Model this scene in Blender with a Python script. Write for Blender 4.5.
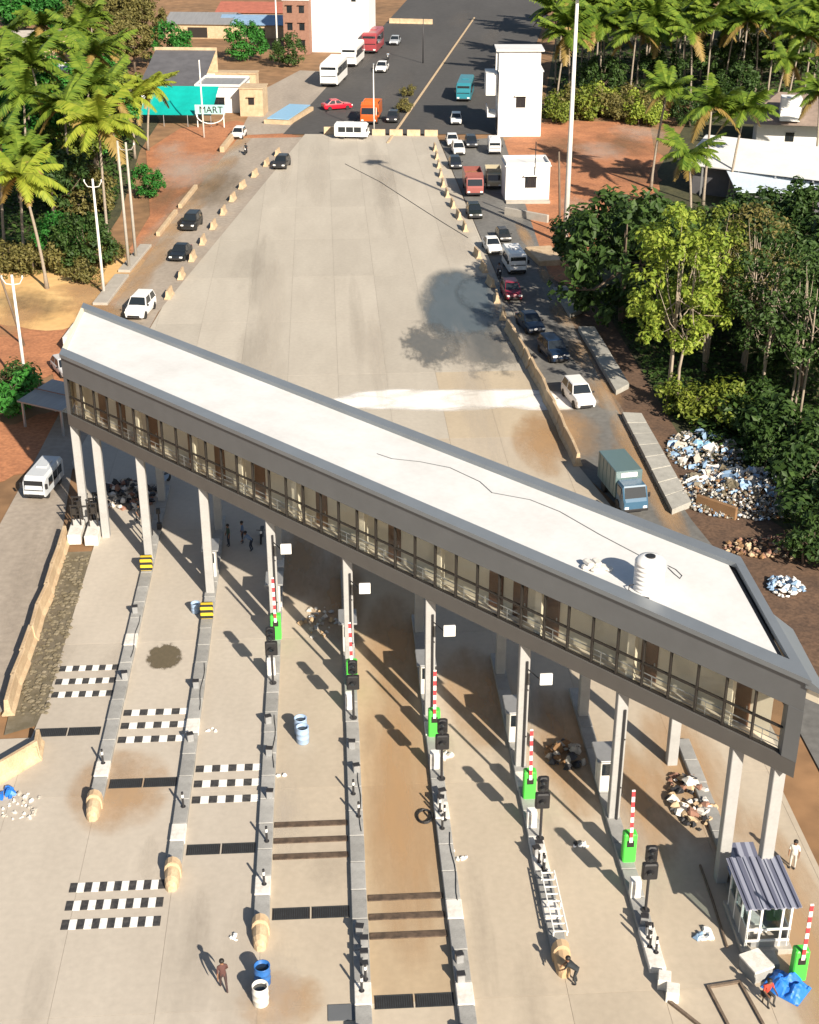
import bpy, bmesh, math, random
from mathutils import Vector, Matrix, noise
R = math.radians
random.seed(7)
scene = bpy.context.scene
for o in list(bpy.data.objects):
    bpy.data.objects.remove(o)
COL = scene.collection

# ------------------------------------------------------------------ camera, sky, sun, exposure
PITCH, FPX, CAMH = R(26.65), 1399.0, 47.0
cam = bpy.data.cameras.new('camera')
cam.sensor_fit = 'VERTICAL'; cam.sensor_height = 24.0; cam.lens = FPX * 24.0 / 1024.0
cam.clip_start = 0.5; cam.clip_end = 6000
camo = bpy.data.objects.new('camera', cam); COL.objects.link(camo)
camo.location = (0, 0, CAMH); camo.rotation_euler = (math.pi/2 - PITCH, 0, 0)
scene.camera = camo
scene.cycles.transparent_max_bounces = 64

SUN_EL, SUN_AZ = R(30), R(151)          # azimuth clockwise from +Y: behind the camera, to the right
world = bpy.data.worlds.new('World'); scene.world = world; world.use_nodes = True
wn = world.node_tree
sky = wn.nodes.new('ShaderNodeTexSky'); sky.sky_type = 'NISHITA'; sky.sun_disc = False
sky.sun_elevation = SUN_EL; sky.sun_rotation = SUN_AZ; sky.air_density = 1.1; sky.dust_density = 1.2
wn.links.new(sky.outputs[0], wn.nodes['Background'].inputs[0])
wn.nodes['Background'].inputs[1].default_value = 0.052
sun = bpy.data.lights.new('sun', 'SUN'); sun.energy = 5.0; sun.angle = R(0.6); sun.color = (1.0, 0.89, 0.74)
suno = bpy.data.objects.new('sun', sun); COL.objects.link(suno); suno.location = (40, -60, 80)
sd = Vector((math.sin(SUN_AZ)*math.cos(SUN_EL), math.cos(SUN_AZ)*math.cos(SUN_EL), math.sin(SUN_EL)))
suno.rotation_euler = sd.to_track_quat('Z', 'Y').to_euler()
vs = scene.view_settings
vs.view_transform = 'Standard'; vs.look = 'None'; vs.gamma = 1.0; vs.exposure = 0.85; vs.use_curve_mapping = False

# ------------------------------------------------------------------ survey: photo point -> place on the ground
def at(px, py, z=0.0):
    u = (px - 409.5) / FPX; v = -(py - 512) / FPX
    dx, dy, dz = u, math.cos(PITCH) + v*math.sin(PITCH), -math.sin(PITCH) + v*math.cos(PITCH)
    t = (z - CAMH) / dz
    return Vector((dx*t, dy*t, z))
LAZ = R(-3.45)                                       # the lanes run this way
E = Vector((math.sin(LAZ), math.cos(LAZ), 0)); RR = Vector((math.cos(LAZ), -math.sin(LAZ), 0))
def W(u, v, z=0.0): return RR*u + E*v + Vector((0, 0, z))
def uv(p): return p.dot(RR), p.dot(E)
LROT = -LAZ                                          # rotation of local +Y onto the lane direction

# ------------------------------------------------------------------ materials
MATS = {}
def mat(name, col, rough=0.7, metal=0.0, var=0.12, scale=2.0, bump=0.0, col2=None, objcol=False, stretch=(1,1,1), fine=0.0, spec=0.5, detail=5, mid=0.5, sharp=0.25):
    if name in MATS: return MATS[name]
    m = bpy.data.materials.new(name); m.use_nodes = True; nt = m.node_tree
    b = nt.nodes['Principled BSDF']; b.inputs['Roughness'].default_value = rough; b.inputs['Metallic'].default_value = metal
    b.inputs['Specular IOR Level'].default_value = spec
    c = tuple(col) + (1,)
    tc = nt.nodes.new('ShaderNodeTexCoord'); mp = nt.nodes.new('ShaderNodeMapping'); mp.inputs['Scale'].default_value = stretch
    nt.links.new(tc.outputs['Object'], mp.inputs[0])
    no = nt.nodes.new('ShaderNodeTexNoise'); no.inputs['Scale'].default_value = scale; no.inputs['Detail'].default_value = detail
    no.inputs['Roughness'].default_value = 0.62
    nt.links.new(mp.outputs[0], no.inputs['Vector'])
    rp = nt.nodes.new('ShaderNodeValToRGB')
    rp.color_ramp.elements[0].position = mid - sharp; rp.color_ramp.elements[1].position = mid + sharp
    if col2 is None:
        rp.color_ramp.elements[0].color = tuple(x*(1-var) for x in col) + (1,)
        rp.color_ramp.elements[1].color = tuple(min(1, x*(1+var)) for x in col) + (1,)
    else:
        rp.color_ramp.elements[0].color = tuple(col2) + (1,); rp.color_ramp.elements[1].color = c
    nt.links.new(no.outputs['Fac'], rp.inputs[0])
    out = rp.outputs[0]
    if fine:
        n2 = nt.nodes.new('ShaderNodeTexNoise'); n2.inputs['Scale'].default_value = scale*9; n2.inputs['Detail'].default_value = 6
        nt.links.new(tc.outputs['Object'], n2.inputs['Vector'])
        mr = nt.nodes.new('ShaderNodeMapRange'); mr.inputs[1].default_value = 0.3; mr.inputs[2].default_value = 0.7
        mr.inputs[3].default_value = 1-fine; mr.inputs[4].default_value = 1+fine*0.6
        nt.links.new(n2.outputs['Fac'], mr.inputs[0])
        mx = nt.nodes.new('ShaderNodeMix'); mx.data_type = 'RGBA'; mx.blend_type = 'MULTIPLY'; mx.inputs[0].default_value = 1
        nt.links.new(out, mx.inputs[6]); nt.links.new(mr.outputs[0], mx.inputs[7]); out = mx.outputs[2]
    if objcol:
        oi = nt.nodes.new('ShaderNodeObjectInfo')
        mx = nt.nodes.new('ShaderNodeMix'); mx.data_type = 'RGBA'; mx.blend_type = 'MULTIPLY'; mx.inputs[0].default_value = 1
        nt.links.new(out, mx.inputs[6]); nt.links.new(oi.outputs['Color'], mx.inputs[7]); out = mx.outputs[2]
    nt.links.new(out, b.inputs['Base Color'])
    if bump:
        bp = nt.nodes.new('ShaderNodeBump'); bp.inputs['Strength'].default_value = bump; bp.inputs['Distance'].default_value = 0.05
        n3 = nt.nodes.new('ShaderNodeTexNoise'); n3.inputs['Scale'].default_value = scale*6; n3.inputs['Detail'].default_value = 6
        nt.links.new(tc.outputs['Object'], n3.inputs['Vector'])
        nt.links.new(n3.outputs['Fac'], bp.inputs['Height']); nt.links.new(bp.outputs[0], b.inputs['Normal'])
    MATS[name] = m; return m

def leafmat(name, dark, light, trans=0.25):
    m = bpy.data.materials.new(name); m.use_nodes = True; nt = m.node_tree
    b = nt.nodes['Principled BSDF']; b.inputs['Roughness'].default_value = 0.55; b.inputs['Specular IOR Level'].default_value = 0.3
    g = nt.nodes.new('ShaderNodeNewGeometry'); oi = nt.nodes.new('ShaderNodeObjectInfo')
    rp = nt.nodes.new('ShaderNodeValToRGB'); rp.color_ramp.elements[0].color = (*dark, 1); rp.color_ramp.elements[1].color = (*light, 1)
    ad = nt.nodes.new('ShaderNodeMath'); ad.operation = 'MULTIPLY_ADD'; ad.inputs[1].default_value = 0.7
    m2 = nt.nodes.new('ShaderNodeMath'); m2.operation = 'MULTIPLY'; m2.inputs[1].default_value = 0.3
    nt.links.new(oi.outputs['Random'], m2.inputs[0]); nt.links.new(g.outputs['Random Per Island'], ad.inputs[0]); nt.links.new(m2.outputs[0], ad.inputs[2])
    nt.links.new(ad.outputs[0], rp.inputs[0]); nt.links.new(rp.outputs[0], b.inputs['Base Color'])
    tr = nt.nodes.new('ShaderNodeBsdfTranslucent'); nt.links.new(rp.outputs[0], tr.inputs[0])
    mx = nt.nodes.new('ShaderNodeMixShader'); mx.inputs[0].default_value = trans
    nt.links.new(b.outputs[0], mx.inputs[1]); nt.links.new(tr.outputs[0], mx.inputs[2])
    nt.links.new(mx.outputs[0], nt.nodes['Material Output'].inputs[0])
    MATS[name] = m; return m

def glassmat(name, tint=(0.85,0.9,0.9), refl=0.12, rough=0.03):
    m = bpy.data.materials.new(name); m.use_nodes = True; nt = m.node_tree
    nt.nodes.remove(nt.nodes['Principled BSDF'])
    t = nt.nodes.new('ShaderNodeBsdfTransparent'); t.inputs[0].default_value = (*tint, 1)
    g = nt.nodes.new('ShaderNodeBsdfGlossy'); g.inputs['Roughness'].default_value = rough
    f = nt.nodes.new('ShaderNodeLayerWeight'); f.inputs[0].default_value = 0.5
    pw = nt.nodes.new('ShaderNodeMath'); pw.operation = 'POWER'; pw.inputs[1].default_value = 4.0; nt.links.new(f.outputs['Facing'], pw.inputs[0])
    ma = nt.nodes.new('ShaderNodeMath'); ma.operation = 'MULTIPLY_ADD'; ma.inputs[1].default_value = 0.5; ma.inputs[2].default_value = refl*0.5; ma.use_clamp = True
    nt.links.new(pw.outputs[0], ma.inputs[0])
    mx = nt.nodes.new('ShaderNodeMixShader')
    nt.links.new(ma.outputs[0], mx.inputs[0]); nt.links.new(t.outputs[0], mx.inputs[1]); nt.links.new(g.outputs[0], mx.inputs[2])
    nt.links.new(mx.outputs[0], nt.nodes['Material Output'].inputs[0])
    MATS[name] = m; return m

def stripemat(name, c1, c2, freq, axis=(0,0,1), rough=0.6):
    m = bpy.data.materials.new(name); m.use_nodes = True; nt = m.node_tree
    b = nt.nodes['Principled BSDF']; b.inputs['Roughness'].default_value = rough
    tc = nt.nodes.new('ShaderNodeTexCoord'); dt = nt.nodes.new('ShaderNodeVectorMath'); dt.operation = 'DOT_PRODUCT'
    dt.inputs[1].default_value = tuple(a*freq for a in axis); nt.links.new(tc.outputs['Object'], dt.inputs[0])
    fr = nt.nodes.new('ShaderNodeMath'); fr.operation = 'FRACT'; nt.links.new(dt.outputs['Value'], fr.inputs[0])
    gt = nt.nodes.new('ShaderNodeMath'); gt.operation = 'GREATER_THAN'; gt.inputs[1].default_value = 0.5; nt.links.new(fr.outputs[0], gt.inputs[0])
    mx = nt.nodes.new('ShaderNodeMix'); mx.data_type = 'RGBA'; mx.inputs[6].default_value = (*c1, 1); mx.inputs[7].default_value = (*c2, 1)
    nt.links.new(gt.outputs[0], mx.inputs[0]); nt.links.new(mx.outputs[2], b.inputs['Base Color'])
    MATS[name] = m; return m

mat('laterite', (0.52,0.22,0.10), 0.95, col2=(0.30,0.125,0.06), scale=0.35, bump=0.5, fine=0.25)
mat('earth', (0.36,0.20,0.095), 0.95, col2=(0.17,0.10,0.05), scale=0.05, bump=0.5, fine=0.3, detail=9)
mat('dark_shaded_earth', (0.17,0.10,0.06), 0.95, col2=(0.08,0.05,0.035), scale=0.5, bump=0.5, fine=0.35)  # brown soil with the shade of the trees put into its colour
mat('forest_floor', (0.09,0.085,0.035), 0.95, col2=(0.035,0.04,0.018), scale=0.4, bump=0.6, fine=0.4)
mat('sand', (0.74,0.52,0.24), 0.95, col2=(0.60,0.35,0.13), scale=0.12, bump=0.3, fine=0.12)
mat('asphalt_far', (0.085,0.082,0.08), 0.85, col2=(0.055,0.053,0.052), scale=0.10, fine=0.15, stretch=(1,0.25,1), detail=8)
mat('asphalt', (0.19,0.185,0.175), 0.88, col2=(0.105,0.105,0.10), scale=0.22, fine=0.2, stretch=(1,0.3,1), detail=8)
mat('road_left', (0.40,0.345,0.285), 0.88, col2=(0.28,0.24,0.20), scale=0.22, fine=0.15, stretch=(1,0.25,1), detail=8)
mat('concrete_slab', (0.50,0.452,0.385), 0.82, col2=(0.415,0.37,0.312), scale=0.30, fine=0.06, objcol=True, stretch=(1,0.28,1), detail=9, bump=0.06)
mat('joint_bed', (0.30,0.26,0.215), 0.9)
mat('concrete', (0.45,0.42,0.37), 0.85, col2=(0.33,0.30,0.26), scale=1.2, fine=0.12, detail=7)
mat('concrete_grey', (0.36,0.36,0.345), 0.85, col2=(0.25,0.25,0.24), scale=1.5, fine=0.12, objcol=True)
mat('cream_concrete', (0.60,0.47,0.31), 0.85, col2=(0.40,0.28,0.17), scale=1.3, fine=0.15, bump=0.2)
mat('roof_white', (0.72,0.725,0.73), 0.7, col2=(0.60,0.60,0.59), scale=0.35, fine=0.04, detail=9)
mat('cladding', (0.155,0.165,0.175), 0.5, var=0.08, scale=0.6, metal=0.2)
mat('coping_sky_metal', (0.23,0.255,0.28), 0.4, var=0.08, scale=0.5, metal=0.3)  # lighter and bluer than the cladding, sky reflection put into the colour
mat('cladding_dark', (0.125,0.12,0.115), 0.5, var=0.08, scale=0.8, metal=0.2)
mat('wall_cream', (0.76,0.69,0.55), 0.8, var=0.06, scale=0.8)
mat('tile_floor', (0.72,0.64,0.53), 0.5, var=0.12, scale=1.2)
mat('door_brown', (0.12,0.055,0.03), 0.5, var=0.2, scale=3)
mat('frame_black', (0.025,0.022,0.02), 0.45)
mat('column_grey', (0.40,0.40,0.395), 0.75, col2=(0.31,0.31,0.305), scale=0.8, fine=0.06)
mat('white_paint', (0.78,0.78,0.76), 0.6, var=0.05, scale=1.5, fine=0.06)
mat('white_worn', (0.72,0.70,0.66), 0.75, col2=(0.50,0.47,0.42), scale=2.2, mid=0.4, sharp=0.15, fine=0.1)
mat('road_white', (0.80,0.79,0.76), 0.7, col2=(0.55,0.52,0.47), scale=3.5, mid=0.36, sharp=0.1)
mat('road_black', (0.03,0.03,0.032), 0.7, col2=(0.10,0.095,0.09), scale=3.5, mid=0.4, sharp=0.2)
mat('strip_brown', (0.06,0.042,0.03), 0.85, col2=(0.16,0.11,0.075), scale=2.5, mid=0.42, sharp=0.2)
mat('grate', (0.06,0.066,0.07), 0.55, metal=0.4, var=0.3, scale=3)
mat('grass_dry', (0.30,0.22,0.08), 0.95, var=0.3)
mat('black_plastic', (0.02,0.02,0.022), 0.5)
mat('dark_metal', (0.05,0.05,0.055), 0.45, metal=0.4)
mat('grey_metal', (0.42,0.43,0.44), 0.4, metal=0.5, var=0.1)
mat('pole_white', (0.72,0.70,0.66), 0.6, var=0.08)
mat('green_paint', (0.08,0.60,0.07), 0.4, var=0.05)
mat('yellow_paint', (0.75,0.50,0.04), 0.5, var=0.1)
mat('red_paint', (0.60,0.03,0.03), 0.4)
mat('blue_plastic', (0.03,0.14,0.42), 0.35, var=0.12)
mat('pale_blue_plastic', (0.32,0.44,0.62), 0.4, var=0.12)
mat('blue_tarp', (0.02,0.17,0.60), 0.5, var=0.2, scale=4)
mat('teal_tarp', (0.0,0.36,0.32), 0.6, var=0.12, scale=1)
mat('tank_white', (0.80,0.80,0.80), 0.4, var=0.02)
mat('bark', (0.20,0.15,0.11), 0.9, col2=(0.10,0.075,0.055), scale=3, stretch=(1,1,0.3), bump=0.4)
mat('bark_pale', (0.40,0.34,0.27), 0.9, col2=(0.26,0.21,0.16), scale=3, stretch=(1,1,0.4), bump=0.3)
mat('palm_bark', (0.36,0.31,0.25), 0.9, col2=(0.22,0.18,0.14), scale=5, stretch=(0.3,0.3,2), bump=0.3)
mat('skin', (0.22,0.11,0.06), 0.6); mat('hair', (0.012,0.01,0.009), 0.6)
mat('tyre', (0.02,0.02,0.02), 0.8); mat('rim', (0.45,0.45,0.46), 0.35, metal=0.7)
mat('car_glass', (0.015,0.02,0.025), 0.06, spec=0.8, var=0.0)
mat('lamp_white', (0.85,0.85,0.82), 0.15); mat('lamp_red', (0.45,0.02,0.02), 0.2)
mat('tin_grey', (0.33,0.33,0.33), 0.5, metal=0.3, var=0.15, scale=0.8, stretch=(4,0.3,1))
mat('tin_blue', (0.25,0.38,0.55), 0.5, metal=0.2, var=0.15, scale=0.8)
mat('tile_red', (0.36,0.12,0.08), 0.8, var=0.2, scale=0.8)
mat('slate', (0.10,0.10,0.11), 0.75, var=0.25, scale=0.5)
mat('brick', (0.26,0.14,0.10), 0.9, var=0.2, scale=2)
mat('pool_blue', (0.25,0.46,0.66), 0.3, var=0.1)
mat('wet_concrete', (0.105,0.125,0.135), 0.32, col2=(0.23,0.22,0.20), scale=0.45, mid=0.42, sharp=0.14, detail=8, fine=0.15)
mat('whitewash', (0.80,0.78,0.74), 0.85, col2=(0.56,0.50,0.43), scale=0.8, mid=0.42, sharp=0.16, detail=8)
mat('stain', (0.13,0.11,0.07), 0.6, col2=(0.22,0.19,0.14), scale=1.5, mid=0.4, sharp=0.2)
mat('dust', (0.50,0.33,0.17), 0.9, col2=(0.44,0.34,0.23), scale=0.35, detail=8, fine=0.1)
leafmat('leaf_mid', (0.055,0.10,0.012), (0.24,0.28,0.04))
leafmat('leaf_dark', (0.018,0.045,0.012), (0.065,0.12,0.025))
leafmat('leaf_bright', (0.13,0.22,0.02), (0.42,0.48,0.08), 0.35)
leafmat('leaf_olive', (0.09,0.09,0.025), (0.22,0.19,0.06))
leafmat('leaf_green', (0.015,0.10,0.015), (0.06,0.24,0.035))
leafmat('frond', (0.045,0.11,0.012), (0.22,0.30,0.035), 0.3)
leafmat('frond_yellow', (0.16,0.24,0.02), (0.42,0.46,0.06), 0.35)
leafmat('frond_dry', (0.22,0.15,0.04), (0.34,0.24,0.08), 0.2)
glassmat('pane_glass',(0.96,0.97,0.96),0.05); glassmat('booth_glass', (0.7,0.78,0.8), 0.15)
stripemat('hazard', (0.75,0.52,0.03), (0.02,0.02,0.02), 2.6, (0.0,0.7,0.9))
stripemat('boom_stripe', (0.82,0.78,0.76), (0.62,0.05,0.06), 1.6, (0,0,1))
stripemat('roof_stripe', (0.30,0.32,0.40), (0.13,0.14,0.20), 2.2, (1,0,0), 0.45)
def softmat(name, col, col2, rough=0.85, amp=0.9, nscale=2.2, edge=0.35, opacity=1.0, bias=0.25):
    # stain that thins out towards its rim; the patch is a disc of radius 1 scaled to size
    m = bpy.data.materials.new(name); m.use_nodes = True; nt = m.node_tree
    b = nt.nodes['Principled BSDF']; b.inputs['Roughness'].default_value = rough
    tc = nt.nodes.new('ShaderNodeTexCoord'); ln = nt.nodes.new('ShaderNodeVectorMath'); ln.operation = 'LENGTH'
    nt.links.new(tc.outputs['Object'], ln.inputs[0])
    oi = nt.nodes.new('ShaderNodeObjectInfo')
    no = nt.nodes.new('ShaderNodeTexNoise'); no.noise_dimensions = '4D'; no.inputs['Scale'].default_value = nscale; no.inputs['Detail'].default_value = 9; no.inputs['Roughness'].default_value = 0.65
    mm = nt.nodes.new('ShaderNodeMath'); mm.operation = 'MULTIPLY'; mm.inputs[1].default_value = 37.0
    nt.links.new(oi.outputs['Random'], mm.inputs[0]); nt.links.new(mm.outputs[0], no.inputs['W']); nt.links.new(tc.outputs['Object'], no.inputs['Vector'])
    a1 = nt.nodes.new('ShaderNodeMath'); a1.operation = 'MULTIPLY_ADD'; a1.inputs[1].default_value = amp*2; a1.inputs[2].default_value = 1.0 - amp - bias
    nt.links.new(no.outputs['Fac'], a1.inputs[0])
    sb = nt.nodes.new('ShaderNodeMath'); sb.operation = 'SUBTRACT'; nt.links.new(a1.outputs[0], sb.inputs[0]); nt.links.new(ln.outputs['Value'], sb.inputs[1])
    mr = nt.nodes.new('ShaderNodeMapRange'); mr.inputs[1].default_value = -edge*0.2; mr.inputs[2].default_value = edge; mr.inputs[3].default_value = 0; mr.inputs[4].default_value = opacity
    nt.links.new(sb.outputs[0], mr.inputs[0])
    # never past the rim
    rm = nt.nodes.new('ShaderNodeMapRange'); rm.inputs[1].default_value = 1.0; rm.inputs[2].default_value = 0.82; rm.inputs[3].default_value = 0; rm.inputs[4].default_value = 1
    nt.links.new(ln.outputs['Value'], rm.inputs[0])
    mu = nt.nodes.new('ShaderNodeMath'); mu.operation = 'MULTIPLY'; nt.links.new(mr.outputs[0], mu.inputs[0]); nt.links.new(rm.outputs[0], mu.inputs[1])
    n2 = nt.nodes.new('ShaderNodeTexNoise'); n2.inputs['Scale'].default_value = nscale*2.5; n2.inputs['Detail'].default_value = 8; nt.links.new(tc.outputs['Object'], n2.inputs['Vector'])
    mx = nt.nodes.new('ShaderNodeMix'); mx.data_type = 'RGBA'; mx.inputs[6].default_value = (*col, 1); mx.inputs[7].default_value = (*col2, 1)
    nt.links.new(n2.outputs['Fac'], mx.inputs[0]); nt.links.new(mx.outputs[2], b.inputs['Base Color'])
    tr = nt.nodes.new('ShaderNodeBsdfTransparent'); ms = nt.nodes.new('ShaderNodeMixShader')
    nt.links.new(mu.outputs[0], ms.inputs[0]); nt.links.new(tr.outputs[0], ms.inputs[1]); nt.links.new(b.outputs[0], ms.inputs[2])
    nt.links.new(ms.outputs[0], nt.nodes['Material Output'].inputs[0])
    MATS[name] = m; return m
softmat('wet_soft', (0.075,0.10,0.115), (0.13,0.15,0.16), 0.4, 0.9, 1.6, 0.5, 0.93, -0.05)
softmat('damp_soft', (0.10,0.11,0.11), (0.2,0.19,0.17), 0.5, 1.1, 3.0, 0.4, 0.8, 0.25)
softmat('white_soft', (0.86,0.85,0.83), (0.74,0.71,0.66), 0.9, 0.8, 2.0, 0.4, 0.97, -0.1)
softmat('dust_soft', (0.52,0.31,0.14), (0.42,0.28,0.16), 0.95, 0.9, 1.6, 0.8, 0.6, 0.05)
softmat('stain_soft', (0.09,0.075,0.045), (0.16,0.13,0.085), 0.6, 0.9, 2.0, 0.2, 0.95, 0.1)
softmat('grime_soft', (0.20,0.175,0.15), (0.28,0.24,0.20), 0.85, 1.0, 2.5, 1.0, 0.15, 0.15)
softmat('pale_soft', (0.60,0.55,0.48), (0.52,0.47,0.40), 0.85, 1.0, 2.0, 0.9, 0.35, 0.1)
softmat('stain_thin', (0.12,0.09,0.05), (0.20,0.14,0.08), 0.95, 1.0, 2.5, 0.9, 0.5, 0.15)
def paint(name, c): return mat('paint_'+name, c, 0.28, var=0.03, spec=0.6)

# ------------------------------------------------------------------ mesh helpers
class MB:
    def __init__(s): s.v=[]; s.f=[]; s.m=[]
    def add(s, vs, fs, mi=0):
        n=len(s.v); s.v += [tuple(p) for p in vs]; s.f += [tuple(i+n for i in f) for f in fs]; s.m += [mi]*len(fs)
    def box(s, cx, cy, z0, sx, sy, sz, rot=0, mi=0, top=1.0):
        c, q = math.cos(rot), math.sin(rot); vs=[]
        for z, k in ((z0,1.0),(z0+sz,top)):
            for a, b in ((-1,-1),(1,-1),(1,1),(-1,1)):
                x, y = a*sx/2*k, b*sy/2*k; vs.append((cx+x*c-y*q, cy+x*q+y*c, z))
        s.add(vs, [(3,2,1,0),(4,5,6,7),(0,1,5,4),(1,2,6,5),(2,3,7,6),(3,0,4,7)], mi)
    def bbox(s, cx, cy, z0, sx, sy, sz, b=0.03, rot=0, mi=0):      # box with chamfered top edge and corners
        def ring(hx, hy, z, k):
            P=[(-hx+k,-hy),(hx-k,-hy),(hx,-hy+k),(hx,hy-k),(hx-k,hy),(-hx+k,hy),(-hx,hy-k),(-hx,-hy+k)]
            c,q=math.cos(rot),math.sin(rot)
            return [(cx+x*c-y*q, cy+x*q+y*c, z) for x,y in P]
        s.loft([ring(sx/2,sy/2,z0,b), ring(sx/2,sy/2,z0+sz-b,b), ring(sx/2-b,sy/2-b,z0+sz,b)], mi)
    def loft(s, rings, mi=0, caps=True):
        n=len(rings[0]); vs=[p for r in rings for p in r]; fs=[]
        for i in range(len(rings)-1):
            for j in range(n):
                k=(j+1)%n; fs.append((i*n+j, i*n+k, (i+1)*n+k, (i+1)*n+j))
        if caps: fs += [tuple(range(n))[::-1], tuple((len(rings)-1)*n+j for j in range(n))]
        s.add(vs, fs, mi)
    def prism(s, poly, z0, z1, mi=0):
        s.loft([[(x,y,z0) for x,y in poly],[(x,y,z1) for x,y in poly]], mi)
    def cyl(s, p0, p1, r0, r1=None, n=10, mi=0, caps=True):
        r1 = r0 if r1 is None else r1; p0=Vector(p0); p1=Vector(p1); d=(p1-p0).normalized()
        a = d.orthogonal().normalized(); b = d.cross(a)
        s.loft([[tuple(p+(a*math.cos(t)+b*math.sin(t))*r) for t in [2*math.pi*i/n for i in range(n)]] for p,r in ((p0,r0),(p1,r1))], mi, caps)
    def tube(s, pts, rads, n=8, mi=0):
        rings=[]; pts=[Vector(p) for p in pts]
        for i,p in enumerate(pts):
            d=(pts[min(i+1,len(pts)-1)]-pts[max(i-1,0)]).normalized()
            a=d.cross(Vector((0.13,0.97,0.21))); a.normalize(); b=d.cross(a)
            r=rads[i] if isinstance(rads,(list,tuple)) else rads
            rings.append([tuple(p+(a*math.cos(t)+b*math.sin(t))*r) for t in [2*math.pi*k/n for k in range(n)]])
        s.loft(rings, mi)
    def lathe(s, prof, c=(0,0,0), n=16, mi=0):
        s.loft([[(c[0]+r*math.cos(t), c[1]+r*math.sin(t), c[2]+z) for t in [2*math.pi*k/n for k in range(n)]] for r,z in prof], mi)
    def quad(s, a,b,c,d, mi=0): s.add([a,b,c,d],[(0,1,2,3)],mi)
    def panel(s, a,b,c,d, th, mi=0):                              # thin solid from four corners
        a,b,c,d=[Vector(x) for x in (a,b,c,d)]; n=(b-a).cross(d-a).normalized()*th
        s.add([a,b,c,d,a-n,b-n,c-n,d-n],[(0,1,2,3),(7,6,5,4),(1,0,4,5),(2,1,5,6),(3,2,6,7),(0,3,7,4)],mi)
    def mesh(s, name, mats, smooth=False, fix=True):
        me=bpy.data.meshes.new(name); me.from_pydata(s.v,[],s.f)
        for x in (mats if isinstance(mats,(list,tuple)) else [mats]): me.materials.append(MATS[x] if isinstance(x,str) else x)
        me.polygons.foreach_set('material_index', s.m)
        if fix:
            bm=bmesh.new(); bm.from_mesh(me); bmesh.ops.recalc_face_normals(bm, faces=bm.faces); bm.to_mesh(me); bm.free()
        if smooth: me.polygons.foreach_set('use_smooth',[True]*len(me.polygons))
        me.update(); return me
    def build(s, name, mats, parent=None, smooth=False, fix=True, loc=None, rot=None):
        return ob(name, s.mesh(name, mats, smooth, fix), parent, loc, rot)

def ob(name, data, parent=None, loc=None, rot=None):
    o=bpy.data.objects.new(name, data); COL.objects.link(o); o.parent=parent
    if loc is not None: o.location=loc
    if rot is not None: o.rotation_euler = rot if isinstance(rot,(tuple,list)) else (0,0,rot)
    return o
def tag(o, label, cat, group=None, kind=None):
    if label: o['label']=label
    if cat: o['category']=cat
    if group: o['group']=group
    if kind: o['kind']=kind
    return o
def thing(name, label, cat, loc=(0,0,0), rot=0, group=None):
    return tag(ob(name, None, None, loc, rot), label, cat, group)
def structure(o): o['kind']='structure'; return o
def copy_tree(o, parent=None):
    c=o.copy(); COL.objects.link(c); c.parent=parent
    for ch in list(o.children): copy_tree(ch, c)
    return c
def setmat(o, m, slot=0):
    o.material_slots[slot].link='OBJECT'; o.material_slots[slot].material = MATS[m] if isinstance(m,str) else m

def clip_cell(poly, quad):                                        # polygon cut by a convex counter-clockwise cell
    out=list(poly)
    for i in range(len(quad)):
        ax,ay=quad[i]; bx,by=quad[(i+1)%len(quad)]; inp=out; out=[]
        if not inp: return []
        def side(p): return (bx-ax)*(p[1]-ay)-(by-ay)*(p[0]-ax)
        for k in range(len(inp)):
            p,q=inp[k],inp[(k+1)%len(inp)]; sp,sq=side(p),side(q)
            if sp>=0: out.append(p)
            if (sp>=0)!=(sq>=0):
                t=sp/(sp-sq); out.append((p[0]+(q[0]-p[0])*t, p[1]+(q[1]-p[1])*t))
    return out
def area(p): return 0.5*sum(p[i][0]*p[(i+1)%len(p)][1]-p[(i+1)%len(p)][0]*p[i][1] for i in range(len(p)))
def sheet(name, pts, z, m, th=None):
    mb=MB(); pl=[(p[0],p[1]) for p in pts]
    if area(pl)<0: pl=pl[::-1]
    if th: mb.prism(pl, z-th, z)
    else: mb.add([(x,y,z) for x,y in pl],[tuple(range(len(pl)))])
    return structure(mb.build(name, m, fix=bool(th)))
def blob(cx, cy, rx, ry, seed, n=48, amp=0.3, rot=0):             # irregular patch outline
    out=[]
    for i in range(n):
        t=2*math.pi*i/n
        k=1+amp*noise.noise((math.cos(t)*1.4+seed*7.1, math.sin(t)*1.4, seed))*1.6+amp*0.5*noise.noise((math.cos(t)*5+seed*3, math.sin(t)*5, seed+9))
        x,y=rx*k*math.cos(t), ry*k*math.sin(t)
        out.append((cx+x*math.cos(rot)-y*math.sin(rot), cy+x*math.sin(rot)+y*math.cos(rot)))
    return out
P2=lambda *a: [tuple(at(x,y)[:2]) for x,y in a]
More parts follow.
